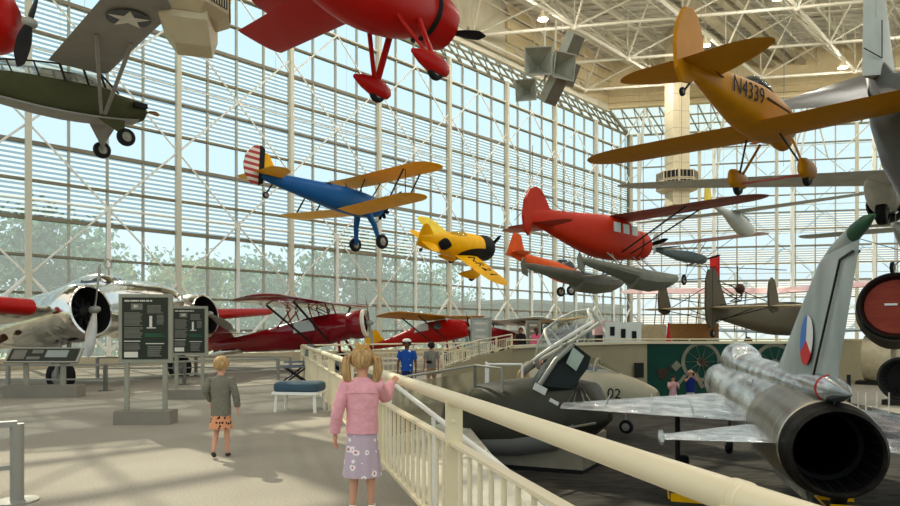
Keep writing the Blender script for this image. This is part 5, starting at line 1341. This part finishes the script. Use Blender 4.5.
for (label, u, v, Y, d, mt, nm, cat) in (
    ('cream display block left of the red cone', 652, 333, 42, (1.6, .8, 1.1), tanp, 'display_block', 'display'),
    ('brown panel in a tan frame behind the green wall', 693, 332, 38, (2.9, .3, 1.0), paint('brown_board', (150, 104, 58), .6), 'brown_board', 'display'),
    ('white exhibit case with black shapes right of the raised canopy', 622, 333, 36, (2.0, .5, 1.2), lensw, 'exhibit_case', 'display case'),
    ('pale pink covered exhibit just right of the raised canopy', 603, 328, 37, (1.1, .6, .8), pinkw2, 'covered_exhibit', 'display')):
    p = at(u, v, Y); t = thing(nm, label, cat, (p.x, Y, 0))
    MB().box((0, 0, p.z-.0), d).build('body', mt, t, smooth=False); MB().box((0, 0, (p.z-d[2]/2)/2), (d[0]*.8, d[1]*.8, max(.05, p.z-d[2]/2))).build('plinth', dark, t, smooth=False)
    if nm == 'exhibit_case':
        for k in range(3): MB().box((-.6+.6*k, -.27, p.z+.1-.12*k), (.25, .03, .5)).build('black_shape', black, t, smooth=False)
p = at(668.5, 332, 36); tag(MB().lathe((0, 0, 0), (0, 0, 1), [(0, .001), (0, .32), (.5, .2), (2.0, .03), (2.02, .001)], 16).build('red_cone', red, loc=(p.x, 36, 0)), 'slim red cone on the upper level behind the railing', 'cone')
# wheels shown on the green wall
p = at(748, 366, 30.9)
t = thing('wheel_mural', 'painted spoked wheels and machine parts on the dark green wall', 'mural', (p.x, 30.98, p.z))
mg = paint('mural_grey', (134, 128, 108), .6); mgd = paint('mural_brown', (66, 52, 40), .6)
for cx, cz, r_ in ((-2.2, .2, .95), (-.6, -.3, .9), (1.3, .1, 1.0)):
    MB().lathe((cx, 0, cz), (0, -1, 0), [(.01, r_*.82), (.03, r_*.85), (.03, r_), (.01, r_)], 28, cap=False).build('painted_wheel', mg, t)
    MB().lathe((cx, 0, cz), (0, -1, 0), [(.012, .01), (.02, .01), (.02, r_*.22), (.012, r_*.22)], 16).build('painted_hub', mg, t)
    m = MB()
    for k in range(10): a = 2*PI*k/10; m.beam((cx+.1*math.cos(a), -.015, cz+.1*math.sin(a)), (cx+r_*.85*math.cos(a), -.015, cz+r_*.85*math.sin(a)), .03, .01)
    m.build('painted_spokes', mg, t, smooth=False)
r = random.Random(9)
for k in range(16): x = -4.3+7.5*r.random(); z = -1.1+1.9*r.random(); MB().box((x, -.01-.002*k, z), (.12+.3*r.random(), .01, .2+.7*r.random()), Matrix.Rotation(r.uniform(-.8, .8), 3, 'Y')).build('painted_part', mgd if k % 3 else mg, t, smooth=False)

# loudspeaker cluster
P = thing('loudspeaker_cluster', 'cluster of grey square horn loudspeakers hanging in the roof frame', 'loudspeakers', tuple(at(545, 75, 27)))
hornm = paint('horn_grey', (168, 166, 152), .5); hornin = paint('horn_inside', (120, 112, 92), .6)
def horn(c, d, w_, L, dark_=False):
    d = V(d).normalized(); u = V((0, 0, 1)); u = (u-d*u.dot(d)).normalized(); s_ = d.cross(u)
    def sq(t, r_): return [V(c)+d*t+u*(r_*a)+s_*(r_*b_) for a, b_ in ((-1, -1), (-1, 1), (1, 1), (1, -1))]
    o = MB().rings([sq(-L*.5, w_*.2), sq(L*.45, w_), sq(L*.5, w_), sq(L*.5, w_*.92), sq(L*.42, w_*.9), sq(-L*.35, w_*.12), sq(-L*.36, .01)]).build('horn', hornm, P, smooth=False)
    MB().tube(V(c)-d*(L*.5), V(c)-d*(L*.8), .14).build('driver', dark, o)
horn(rel(P, 538, 65, 26.6), (-.1, -1, -.1), .56, 1.1)
horn(rel(P, 557, 68, 26.8), (.45, -.9, -.2), .52, 1.1)
horn(rel(P, 527, 91, 26.4), (-.25, -1, -.25), .42, .8)
def cab(c, rot, sz):
    o = MB().box(c, sz, rot.to_matrix()).build('cabinet', hornm, P, smooth=False)
    MB().box(V(c)+rot.to_matrix() @ V((sz[0]*.505, 0, 0)), (.02, sz[1]*.94, sz[2]*.94), rot.to_matrix()).build('grille', paint('grille', (104, 100, 88), .7), o, smooth=False)
cab(rel(P, 570, 49, 27), Euler((0, math.radians(32), math.radians(-50))), (.45, .7, 1.2))
cab(rel(P, 569, 74, 27.2), Euler((0, math.radians(28), math.radians(-50))), (.4, .6, .95))
cab(rel(P, 553, 90, 27), Euler((0, math.radians(38), math.radians(-50))), (.42, .7, 1.1))
m = MB()
for a, b_ in (((530, 60), (575, 60)), ((535, 90), (560, 60)), ((545, 90), (575, 70)), ((545, 100), (545, 30)), ((555, 60), (556, 20))): m.tube(rel(P, a[0], a[1], 27.3), rel(P, b_[0], b_[1], 27.3), .04, n=6)
m.build('hanging_frame', trussm, P)
wires(P, [tuple(rel(P, 545, 60, 27.3)), tuple(rel(P, 570, 45, 27.3))])

# panelled towers with louvred collars
def tower(label, x, y, zb, w_, ztop, rz, lz, slats):
    t = thing('louvred_tower', label, 'tower', (x, y, zb), rz)
    MB().box((0, 0, (ztop-zb)/2), (w_, w_, ztop-zb)).build('shaft', cream2, t, smooth=False)
    m = MB()
    for k in range(int((ztop-zb)/1.3)): m.box((0, 0, 1.3*k+.6), (w_+.02, w_+.02, .025))
    m.box((0, -w_/2, (ztop-zb)/2), (.025, .03, ztop-zb)); m.build('panel_joint', taupe, t, smooth=False)
    for k, z in enumerate(lz):
        o8 = [V((w_*1.15*math.cos(a), w_*1.15*math.sin(a), 0)) for a in [PI/8+PI/4*i for i in range(8)]]
        c = MB().rings([[p*.8+Zv*(z-.42) for p in o8], [p+Zv*(z-.32) for p in o8], [p+Zv*(z+.32) for p in o8], [p*.8+Zv*(z+.4) for p in o8]]).build('collar', cream2, t, smooth=False)
        for i in range(8):
            a, b_ = o8[i], o8[(i+1) % 8]; n_ = (a+b_).normalized()
            MB().beam(a.lerp(b_, .08)+n_*.01+Zv*z, a.lerp(b_, .92)+n_*.01+Zv*z, .03, .5).build('louvre_opening', black, c, smooth=False)
            m = MB()
            for j in range(slats): p = a.lerp(b_, .1+.8*(j+.5)/slats)+n_*.035; m.beam(p+Zv*(z-.25), p+Zv*(z+.25), .05, .03, up=(1, 0, 0))
            m.build('louvre_slats', cream2, c, smooth=False)
    return t
p = at(677, 332, 50); tower('tall square panelled tower with louvred collars near the back windows', p.x, 50, 11.2, 1.35, 24.6, .16, (2.2, 1.5), 3)

# hanging louvred box, top left
P = thing('louvred_hanging_box', 'beige faceted box with black louvres hanging at the top left', 'air handling unit', tuple(at(188, 46, 17)), .3); P.scale = (.88, .88, .88)
o8 = [V((a, b_, 0)) for a, b_ in ((-1.0, -.35), (-.45, -.95), (.5, -.95), (1.05, -.35), (1.05, .5), (.5, 1.05), (-.45, 1.05), (-1.0, .5))]
MB().rings([[V(q) for q in ((-.35, -.15, 0), (.65, -.15, 0), (.65, .75, 0), (-.35, .75, 0))], [V(q) for q in ((-.72, -.72, .52), (.58, -.72, .52), (.8, .8, .52), (-.72, .8, .52))], [V(q) for q in ((-.72, -.72, .95), (.58, -.72, .95), (.8, .8, .95), (-.72, .8, .95))]]).build('hopper', cream2, P, smooth=False)
c = MB().rings([[p*.8+Zv*.72 for p in o8], [p*1.1+Zv*.92 for p in o8], [p*1.1+Zv*3.2 for p in o8]]).build('collar', cream2, P, smooth=False)
for zz in (1.22, 1.8, 2.4):
    for i in range(8):
        a, b_ = o8[i]*1.1, o8[(i+1) % 8]*1.1; n_ = (a+b_).normalized()
        MB().beam(a.lerp(b_, .08)+n_*.01+Zv*zz, a.lerp(b_, .92)+n_*.01+Zv*zz, .03, .38).build('louvre_opening', black, c, smooth=False)
        m = MB()
        for j in range(7): p = a.lerp(b_, .12+.76*(j+.5)/7)+n_*.03; m.beam(p+Zv*(zz-.19), p+Zv*(zz+.19), .035, .03, up=(1, 0, 0))
        m.build('louvre_slats', cream2, c, smooth=False)
MB().tube((0, 0, 3), (0, 0, (24.78-P.location.z)/.88), .25).build('duct', cream2, P)

# ================================================================== PEOPLE
def skin(name, J, E_, mat, parent, sub=2):
    """J: {name: (x, y, z, rx[, ry])}; E_: pairs; grown with a Skin modifier"""
    ks = list(J); me = bpy.data.meshes.new(name)
    me.from_pydata([J[k][:3] for k in ks], [(ks.index(a), ks.index(b_)) for a, b_ in E_], [])
    o = bpy.data.objects.new(name, me); COL.objects.link(o)
    if parent: o.parent = parent
    md = o.modifiers.new('skin', 'SKIN'); md.use_smooth_shade = True
    for i, k in enumerate(ks):
        sv = me.skin_vertices[0].data[i]; r_ = J[k][3]; sv.radius = (r_, J[k][4] if len(J[k]) > 4 else r_); sv.use_root = (i == 0)
    ss = o.modifiers.new('sub', 'SUBSURF'); ss.levels = sub; ss.render_levels = sub
    me.materials.append(mat); return o
skinl = paint('skin_light', (206, 152, 122), .55, var=.03); skint = paint('skin_tan', (176, 120, 90), .55, var=.03); skind = paint('skin_brown', (112, 72, 52), .55, var=.03)
def hand(J, E_, w, fwd, side, H, pre):
    """palm and five curled fingers from wrist w along fwd; side = thumb direction"""
    f = V(fwd).normalized(); s_ = V(side); s_ = (s_-f*s_.dot(f)).normalized(); n_ = f.cross(s_); w = V(w); k = H
    pm = w+f*.035*k; J[pre+'palm'] = tuple(pm)+(.017*k, .012*k); E_.append((pre+'wrist', pre+'palm'))
    for i, (a, L) in enumerate(((.016, .040), (.006, .046), (-.005, .043), (-.015, .034))):
        p1 = pm+f*.02*k+s_*a*k; p2 = p1+f*L*.5*k+n_*.004*k; p3 = p1+f*L*.85*k+n_*.014*k
        for q, pp, r_ in (('a', p1, .0062), ('b', p2, .0054), ('c', p3, .0045)): J[pre+'f%d%s' % (i, q)] = tuple(pp)+(r_*k,)
        E_ += [(pre+'palm', pre+'f%da' % i), (pre+'f%da' % i, pre+'f%db' % i), (pre+'f%db' % i, pre+'f%dc' % i)]
    t1 = w+f*.018*k+s_*.02*k; t2 = t1+f*.018*k+s_*.014*k
    J[pre+'t1'] = tuple(t1)+(.007*k,); J[pre+'t2'] = tuple(t2)+(.0055*k,); E_ += [(pre+'palm', pre+'t1'), (pre+'t1', pre+'t2')]
def person(label, loc, rz, H, sk, shirt, pants, hairm, pose=None, hs=1.0, sleeves='short', legs='long', hair='short', shoes=dark, torso_r=1.0, group=None, hem=None, skz=.29, arm=1.0):
    T = thing('person', label, 'person', loc, rz, group)
    kid = hs > 1.06; sx_ = .094 if kid else .105; sz_ = .772 if kid else .795
    p = {'pelvis': (0, 0, .52), 'belly': (0, 0, .60), 'chest': (0, -.005, .70), 'neck': (0, -.005, .825), 'head': (0, .01, .925)}
    for s, n_ in ((-1, 'L'), (1, 'R')):
        p[n_+'hip'] = (s*.05, 0, .49); p[n_+'knee'] = (s*.055, .01, .28); p[n_+'ankle'] = (s*.055, -.01, .05); p[n_+'toe'] = (s*.062, .075, .018)
        p[n_+'sh'] = (s*sx_, -.005, sz_); p[n_+'elbow'] = (s*.135, -.015, .63); p[n_+'wrist'] = (s*.14, .03, .49); p[n_+'hf'] = (0, .15, -1); p[n_+'hs'] = (-s*.3, 1, 0)
    if pose: p.update(pose)
    P_ = {k: V(v)*H if k[1:] not in ('hf', 'hs') else V(v) for k, v in p.items()}
    hr = .066*H*hs; J = {}; E_ = []
    J['pelvis'] = tuple(P_['pelvis'])+(.068*H, .05*H); J['belly'] = tuple(P_['belly'])+(.062*H, .046*H); J['chest'] = tuple(P_['chest'])+(.075*H, .05*H)
    up_ = (P_['head']-P_['neck']).normalized()
    J['neck'] = tuple(P_['neck'])+(.028*H,); J['jaw'] = tuple(P_['head']-up_*hr*.55+V((0, .012*H, 0)))+(hr*.62,); J['skull'] = tuple(P_['head']+up_*hr*.15)+(hr*.86,); J['crown'] = tuple(P_['head']+up_*hr*.75)+(hr*.55,)
    E_ += [('pelvis', 'belly'), ('belly', 'chest'), ('chest', 'neck'), ('neck', 'jaw'), ('jaw', 'skull'), ('skull', 'crown')]
    for n_ in 'LR':
        J[n_+'hip'] = tuple(P_[n_+'hip'])+(.046*H,); J[n_+'knee'] = tuple(P_[n_+'knee'])+(.030*H,); J[n_+'calf'] = tuple(P_[n_+'knee'].lerp(P_[n_+'ankle'], .35)+V((0, -.006*H, 0)))+(.029*H,)
        J[n_+'ankle'] = tuple(P_[n_+'ankle'])+(.018*H,); J[n_+'toe'] = tuple(P_[n_+'toe'])+(.016*H,)
        E_ += [('pelvis', n_+'hip'), (n_+'hip', n_+'knee'), (n_+'knee', n_+'calf'), (n_+'calf', n_+'ankle'), (n_+'ankle', n_+'toe')]
        J[n_+'sh'] = tuple(P_[n_+'sh'])+(.03*H,); J[n_+'elbow'] = tuple(P_[n_+'elbow'])+(.021*H,); J[n_+'wrist'] = tuple(P_[n_+'wrist'])+(.014*H, .012*H)
        E_ += [('chest', n_+'sh'), (n_+'sh', n_+'elbow'), (n_+'elbow', n_+'wrist')]
        hand(J, E_, P_[n_+'wrist'], P_[n_+'hf'], P_[n_+'hs'], H, n_)
    b_ = skin('body', J, E_, sk, T)
    # ears, nose, eyes, mouth
    c = P_['head']; fw = V((0, 1, 0)); m = MB()
    m.ball(c+fw*hr*.98-up_*hr*.18, (hr*.13, hr*.2, hr*.2), 8, 6)
    for s in (-1, 1): m.ball(c+V((s*hr*.86, 0, 0))-up_*hr*.12, (hr*.1, hr*.2, hr*.26), 8, 6)
    m.build('face', sk, b_)
    m = MB()
    for s in (-1, 1): m.ball(c+fw*hr*.80+V((s*hr*.32, 0, 0))+up_*hr*.08, (hr*.12, hr*.08, hr*.07), 8, 6)
    m.build('eyes', dark, b_)
    MB().ball(c+fw*hr*.84-up_*hr*.5, (hr*.26, hr*.07, hr*.05), 8, 6).build('mouth', paint('lips', (150, 82, 74), .5), b_)
    # hair
    m = MB(); R_ = []
    n_ = 24; lo = -.9 if hair != 'short' else -.75
    for j in range(12):
        ph = PI/2-(PI/2+.95)*j/11; rg = []
        for i in range(n_):
            t = 2*PI*i/n_; back = (1-math.sin(t))/2      # 1 at the back
            ph2 = max(ph, (.42-1.25*back) if j > 3 else -9)
            k = 1.10+.03*math.sin(5*t+j)
            rg.append(c+up_*hr*.1+V((hr*k*.92*math.cos(ph2)*math.cos(t), hr*k*1.0*math.cos(ph2)*math.sin(t), hr*k*math.sin(ph2))))
        R_.append(rg)
    m.rings(R_, cap=True)
    m.build('hair', hairm, T)
    # clothes
    if shirt:
        k = torso_r; lat = (P_['Rsh']-P_['Lsh']).normalized(); mid = (P_['Rsh']+P_['Lsh'])/2
        sp_ = (P_['neck']-P_['belly']).normalized(); cs = []
        low = V((0, 0, hem*H)) if hem else P_['pelvis']+(P_['pelvis']-P_['belly'])*.1
        for c0, rx, ry in ((low, .088*k, .068*k), (P_['pelvis'], .087*k, .067*k), (P_['belly'], .083*k, .062*k), (P_['chest'], .092*k, .065*k), (mid-sp_*.012*H, .100*k, .058*k), (mid+sp_*.016*H, .088*k, .050), (mid+sp_*.034*H, .058, .044), (mid+sp_*.05*H, .038, .036)):
            cs.append((c0, rx*H, ry*H))
        R_ = []
        for q_, (c0, rx, ry) in enumerate(cs):
            ax_ = (cs[min(q_+1, len(cs)-1)][0]-cs[max(q_-1, 0)][0]).normalized(); dp = ax_.cross(lat).normalized()
            R_.append([c0+lat*(rx*math.copysign(abs(math.cos(t))**.9, math.cos(t)))+dp*(ry*math.sin(t)) for t in [2*PI*i/28 for i in range(28)]])
        MB().rings(R_, cap=True).build('shirt', shirt, T)
        for n_ in 'LR':
            if sleeves == 'none': continue
            A, B_, W_ = P_[n_+'sh'], P_[n_+'elbow'], P_[n_+'wrist']; k2 = H*arm; ins = (P_['chest']-A); ins.z = 0
            if sleeves == 'short': pts = [A+ins*.35-Zv*.01*H, A, A.lerp(B_, .3), A.lerp(B_, .62)]; rd = [.034*k2, .041*k2, .038*k2, .04*k2]
            else:
                e1 = A.lerp(B_, .9); e2 = B_.lerp(W_, .12)
                pts = [A+ins*.35-Zv*.01*H, A, A.lerp(B_, .45), e1, e2, B_.lerp(W_, .55), B_.lerp(W_, .95)]; rd = [.034*k2, .042*k2, .037*k2, .033*k2, .032*k2, .03*k2, .026*k2]
            MB().path(pts, rd, 16).build('sleeve', shirt, T)
    if pants and legs in ('long', 'shorts'):
        Q = {'w': tuple(P_['belly'].lerp(P_['pelvis'], .5))+(.07*H, .055*H), 'p': tuple(P_['pelvis'])+(.078*H, .06*H)}; F_ = [('w', 'p')]
        for n_ in 'LR':
            Q[n_+'h'] = tuple(P_[n_+'hip'])+(.055*H,); F_.append(('p', n_+'h'))
            if legs == 'long': Q[n_+'k'] = tuple(P_[n_+'knee'])+(.042*H,); Q[n_+'a'] = tuple(P_[n_+'knee'].lerp(P_[n_+'ankle'], .92))+(.034*H,); F_ += [(n_+'h', n_+'k'), (n_+'k', n_+'a')]
            else: Q[n_+'k'] = tuple(P_[n_+'hip'].lerp(P_[n_+'knee'], .72))+(.052*H,); F_.append((n_+'h', n_+'k'))
        skin('trousers' if legs == 'long' else 'shorts', Q, F_, pants, T)
    if legs == 'skirt':
        R_ = []
        zt = P_['belly'].z*.98 if not hem else (hem+.03)*H; zb = skz*H
        for j in range(9):
            t_ = j/8; z = zt+(zb-zt)*t_; rx = (.086+.03*t_)*H; ry = (.066+.03*t_)*H
            R_.append([V((rx*math.cos(a)*(1+.06*t_*math.sin(9*a)), ry*math.sin(a)*(1+.06*t_*math.sin(9*a)), z)) for a in [2*PI*i/54 for i in range(54)]])
        R_ += [[V((q.x*.9, q.y*.9, q.z+.01)) for q in R_[-1]]]
        MB().rings(R_, cap=False).build('skirt' if skz < .28 else 'loose_shorts', pants, T)
    for n_ in 'LR':
        a = P_[n_+'ankle']; t_ = P_[n_+'toe']; d = (t_-a).normalized(); heel = a-V((d.x, d.y, 0))*.03*H-Zv*.02*H
        skin('shoe', {'h': tuple(heel)+(.022*H,), 'm': tuple(a.lerp(t_, .5))+(.024*H, .022*H), 't': tuple(t_+d*.008*H)+(.021*H, .017*H)}, [('h', 'm'), ('m', 't')], shoes, T)
    return T, P_, hr
# patterned cloth
def pattern(name, base, spot, scale, thr, spot2=None):
    m, nt, out = nodes(name); b = nt.nodes.new('ShaderNodeBsdfPrincipled'); b.inputs['Roughness'].default_value = .85; b.inputs['Specular IOR Level'].default_value = .2
    tc = nt.nodes.new('ShaderNodeTexCoord'); v = nt.nodes.new('ShaderNodeTexVoronoi'); v.inputs['Scale'].default_value = scale; v.inputs['Randomness'].default_value = .8
    n2 = nt.nodes.new('ShaderNodeTexNoise'); n2.inputs['Scale'].default_value = scale*2.2
    ad = nt.nodes.new('ShaderNodeMath'); ad.operation = 'MULTIPLY_ADD'; ad.inputs[1].default_value = .5
    cr = nt.nodes.new('ShaderNodeValToRGB'); cr.color_ramp.interpolation = 'CONSTANT'
    cr.color_ramp.elements[0].color = lin(spot2 or spot); cr.color_ramp.elements[1].position = thr; cr.color_ramp.elements[1].color = lin(base)
    if spot2: e = cr.color_ramp.elements.new(thr*.70); e.color = lin(spot)
    nt.links.new(tc.outputs['Object'], v.inputs['Vector']); nt.links.new(tc.outputs['Object'], n2.inputs['Vector'])
    nt.links.new(n2.outputs['Fac'], ad.inputs[0]); nt.links.new(v.outputs['Distance'], ad.inputs[2])
    nt.links.new(ad.outputs[0], cr.inputs['Fac']); nt.links.new(cr.outputs['Color'], b.inputs['Base Color']); nt.links.new(b.outputs[0], out.inputs[0]); return m
blond = paint('blond_hair', (214, 176, 122), .6, c2=(158, 116, 72), scale=9, stretch=(6, 6, .8), bump=.6, bscale=30)
darkh = paint('dark_hair', (34, 28, 26), .6)
fab_pink = paint('pink_denim', (222, 158, 166), .8, var=.08, scale=12, bump=.3, bscale=20); fab_grey = paint('grey_knit', (118, 114, 100), .9, var=.08, scale=20, bump=.5, bscale=45)
fab_floral = pattern('lilac_floral', (186, 166, 178), (234, 228, 224), 12, .56, (196, 120, 140))
fab_leop = pattern('orange_leopard', (206, 142, 104), (30, 24, 22), 26, .60)
fab_blue = pattern('blue_flower_shirt', (28, 74, 150), (226, 228, 226), 6, .46)
# girl at the rail
pose = {'Lelbow': (-.145, -.03, .62), 'Lwrist': (-.165, .0, .48), 'Relbow': (.14, .10, .68), 'Rwrist': (.165, .25, .765), 'Rhf': (.35, .75, .25), 'Rhs': (-1, .2, .5), 'Lknee': (-.045, .01, .27), 'Rknee': (.05, 0, .27)}
G, PG, hr = person('girl in a pink jacket and lilac floral skirt with blond pigtails standing at the handrail', (-.73, 5.4, 0), .06, 1.37, skinl, fab_pink, fab_floral, blond, pose, 1.12, 'long', 'skirt', 'short', white, 1.12, None, .485, .225, 1.15)
c = PG['head']
for s in (-1, 1):
    MB().path([c+V((s*hr*.85, -hr*.35, hr*.35)), c+V((s*hr*1.25, -hr*.45, hr*.1)), c+V((s*hr*1.32, -hr*.4, -hr*.8)), c+V((s*hr*1.15, -hr*.3, -hr*1.75)), c+V((s*hr*1.0, -hr*.3, -hr*2.1))], [.02, .034, .042, .032, .008], 12).build('pigtail', blond, G)
m = MB()
for i in range(9):
    t = 2*PI*i/9; m.path([c+V((.05*math.cos(t), -.01+.05*math.sin(t), hr*1.0)), c+V((.062*math.cos(t), -.01+.062*math.sin(t), hr*1.0+.045))], [.01, .003], 6)
m.path([c+V((.05*math.cos(t), -.01+.05*math.sin(t), hr*1.0)) for t in [2*PI*i/18 for i in range(19)]], .009, 6)
m.build('hair_crown', paint('gold_hairband', (196, 148, 70), .5), G)
m = MB(); ch = PG['chest']
m.path([ch+V((-.13, -.085, .045)), ch+V((0, -.094, .045)), ch+V((.13, -.085, .045))], .004, 6)
m.path([PG['pelvis']+V((.113*math.cos(a), .086*math.sin(a), .035)) for a in [2*PI*i/30 for i in range(31)]], .008, 6)
m.build('jacket_seams', fab_pink, G)
# boy
pose = {'Lelbow': (-.15, -.01, .66), 'Lwrist': (-.12, .07, .56), 'Relbow': (.145, -.01, .64), 'Rwrist': (.155, .03, .50), 'Lknee': (-.05, .03, .27), 'Lankle': (-.055, -.07, .075), 'Ltoe': (-.06, -.015, .018), 'Rknee': (.05, .03, .27), 'Rankle': (.05, .04, .045)}
person('small blond boy in a grey jumper and leopard-print shorts walking away', (-2.73, 7.75, 0), .05, 1.2, skinl, fab_grey, fab_leop, blond, pose, 1.14, 'long', 'skirt', 'short', paint('olive_shoe', (60, 60, 50), .6), 1.1, None, .425, .295, 1.1)
# visitors
rz_ = lambda y: -1.15+.0625*(y-7)
T, PP, hr = person('man in a blue flower-patterned shirt and white cap walking up the ramp', (-1.18, 17.8, rz_(17.8)), PI, 1.78, skind, fab_blue, paint('blue_trousers', (30, 46, 92), .8), darkh, None, 1, 'short', 'long', torso_r=1.1)
MB().ball(PP['head']+V((0, 0, hr*.75)), (hr*1.05, hr*1.1, hr*.55), 16, 8).build('cap', white, T)
T, PP, hr = person('visitor in a grey shirt seen from behind with a black bag', (-.55, 19.2, rz_(19.2)), .3, 1.6, skint, paint('grey_shirt', (128, 124, 112), .9), paint('tan_shorts', (150, 122, 88), .8), darkh, None, 1, 'short', 'shorts')
skin('backpack', {'a': tuple(PP['chest']+V((-.12, -.17, -.05)))+(.11, .09), 'b': tuple(PP['belly']+V((-.12, -.17, 0)))+(.12, .09)}, [('a', 'b')], black, T)
pose = {'Lelbow': (-.14, .10, .76), 'Lwrist': (-.05, .15, .89), 'Lhf': (.3, .1, 1), 'Relbow': (.14, .10, .76), 'Rwrist': (.05, .15, .89), 'Rhf': (-.3, .1, 1)}
T, PP, hr = person('man in a blue sleeveless top holding a phone up to take a photograph', (9.25, 25, LOW+.012), PI, 1.72, skinl, paint('navy_top', (28, 42, 108), .8), paint('white_shorts', (206, 202, 192), .8), paint('sandy_cap', (206, 172, 140), .7), pose, 1, 'none', 'shorts', torso_r=1.15)
T2 = MB().box((0, 0, 0), (.15, .012, .08)); q = Matrix.Rotation(PI, 4, 'Z') @ V((0, .27, 1.60)); o = T2.build('phone', black, loc=(9.25+q.x, 25+q.y, LOW+q.z+.01)); tag(o, 'dark phone held up by the man in the blue top', 'phone')
pose = {'Lelbow': (-.13, .08, .66), 'Lwrist': (-.05, .14, .74), 'Lhf': (.3, .3, 1), 'Relbow': (.13, .06, .66), 'Rwrist': (.06, .14, .72), 'Rhf': (-.3, .3, 1)}
person('dark-haired girl in a pale pink dress beside the man taking a photograph', (8.68, 25.3, LOW+.012), PI, 1.5, skinl, paint('pale_pink_top', (222, 176, 178), .8), paint('pale_pink_skirt', (216, 166, 168), .8), darkh, pose, 1.05, 'short', 'skirt')
T, PP, hr = person('person in dark clothes on the upper level beside the text board', (3.35, 30.8, 0), PI+.4, 1.72, skint, paint('black_jacket', (30, 32, 34), .8), paint('black_trousers', (28, 28, 30), .8), paint('brown_hair', (92, 66, 46), .6), None, 1, 'long', 'long')
T, PP, hr = person('person in a bright pink top on the upper level, back turned', (4.05, 30.6, 0), .2, 1.70, skinl, paint('bright_pink', (236, 110, 144), .8), paint('dark_jeans', (44, 48, 60), .8), paint('auburn_hair', (84, 52, 36), .6), None, 1, 'long', 'long')
MB().path([PP['head']+V((0, -.09, .05)), PP['head']+V((0, -.12, -.1)), PP['head']+V((0, -.1, -.26))], [.07, .075, .03], 10).build('long_hair', MC['auburn_hair'], T)
pose = {'belly': (.06, .02, .58), 'chest': (.17, .06, .66), 'neck': (.27, .12, .67), 'head': (.34, .17, .65), 'Lsh': (.20, .14, .70), 'Rsh': (.20, -.06, .66), 'Lelbow': (.30, .18, .60), 'Lwrist': (.40, .20, .56), 'Relbow': (.28, -.04, .54), 'Rwrist': (.36, .04, .47), 'Lhf': (1, .2, -.2), 'Rhf': (1, .2, -.4)}
person('visitor in a grey T-shirt and tan shorts bending over into the cockpit exhibit', (1.95, 17.3, LOW+1.24), -.1, 1.72, skinl, paint('heather_grey', (120, 116, 106), .9, var=.1, scale=20), paint('khaki_shorts', (176, 142, 98), .8), darkh, pose, 1, 'short', 'shorts')
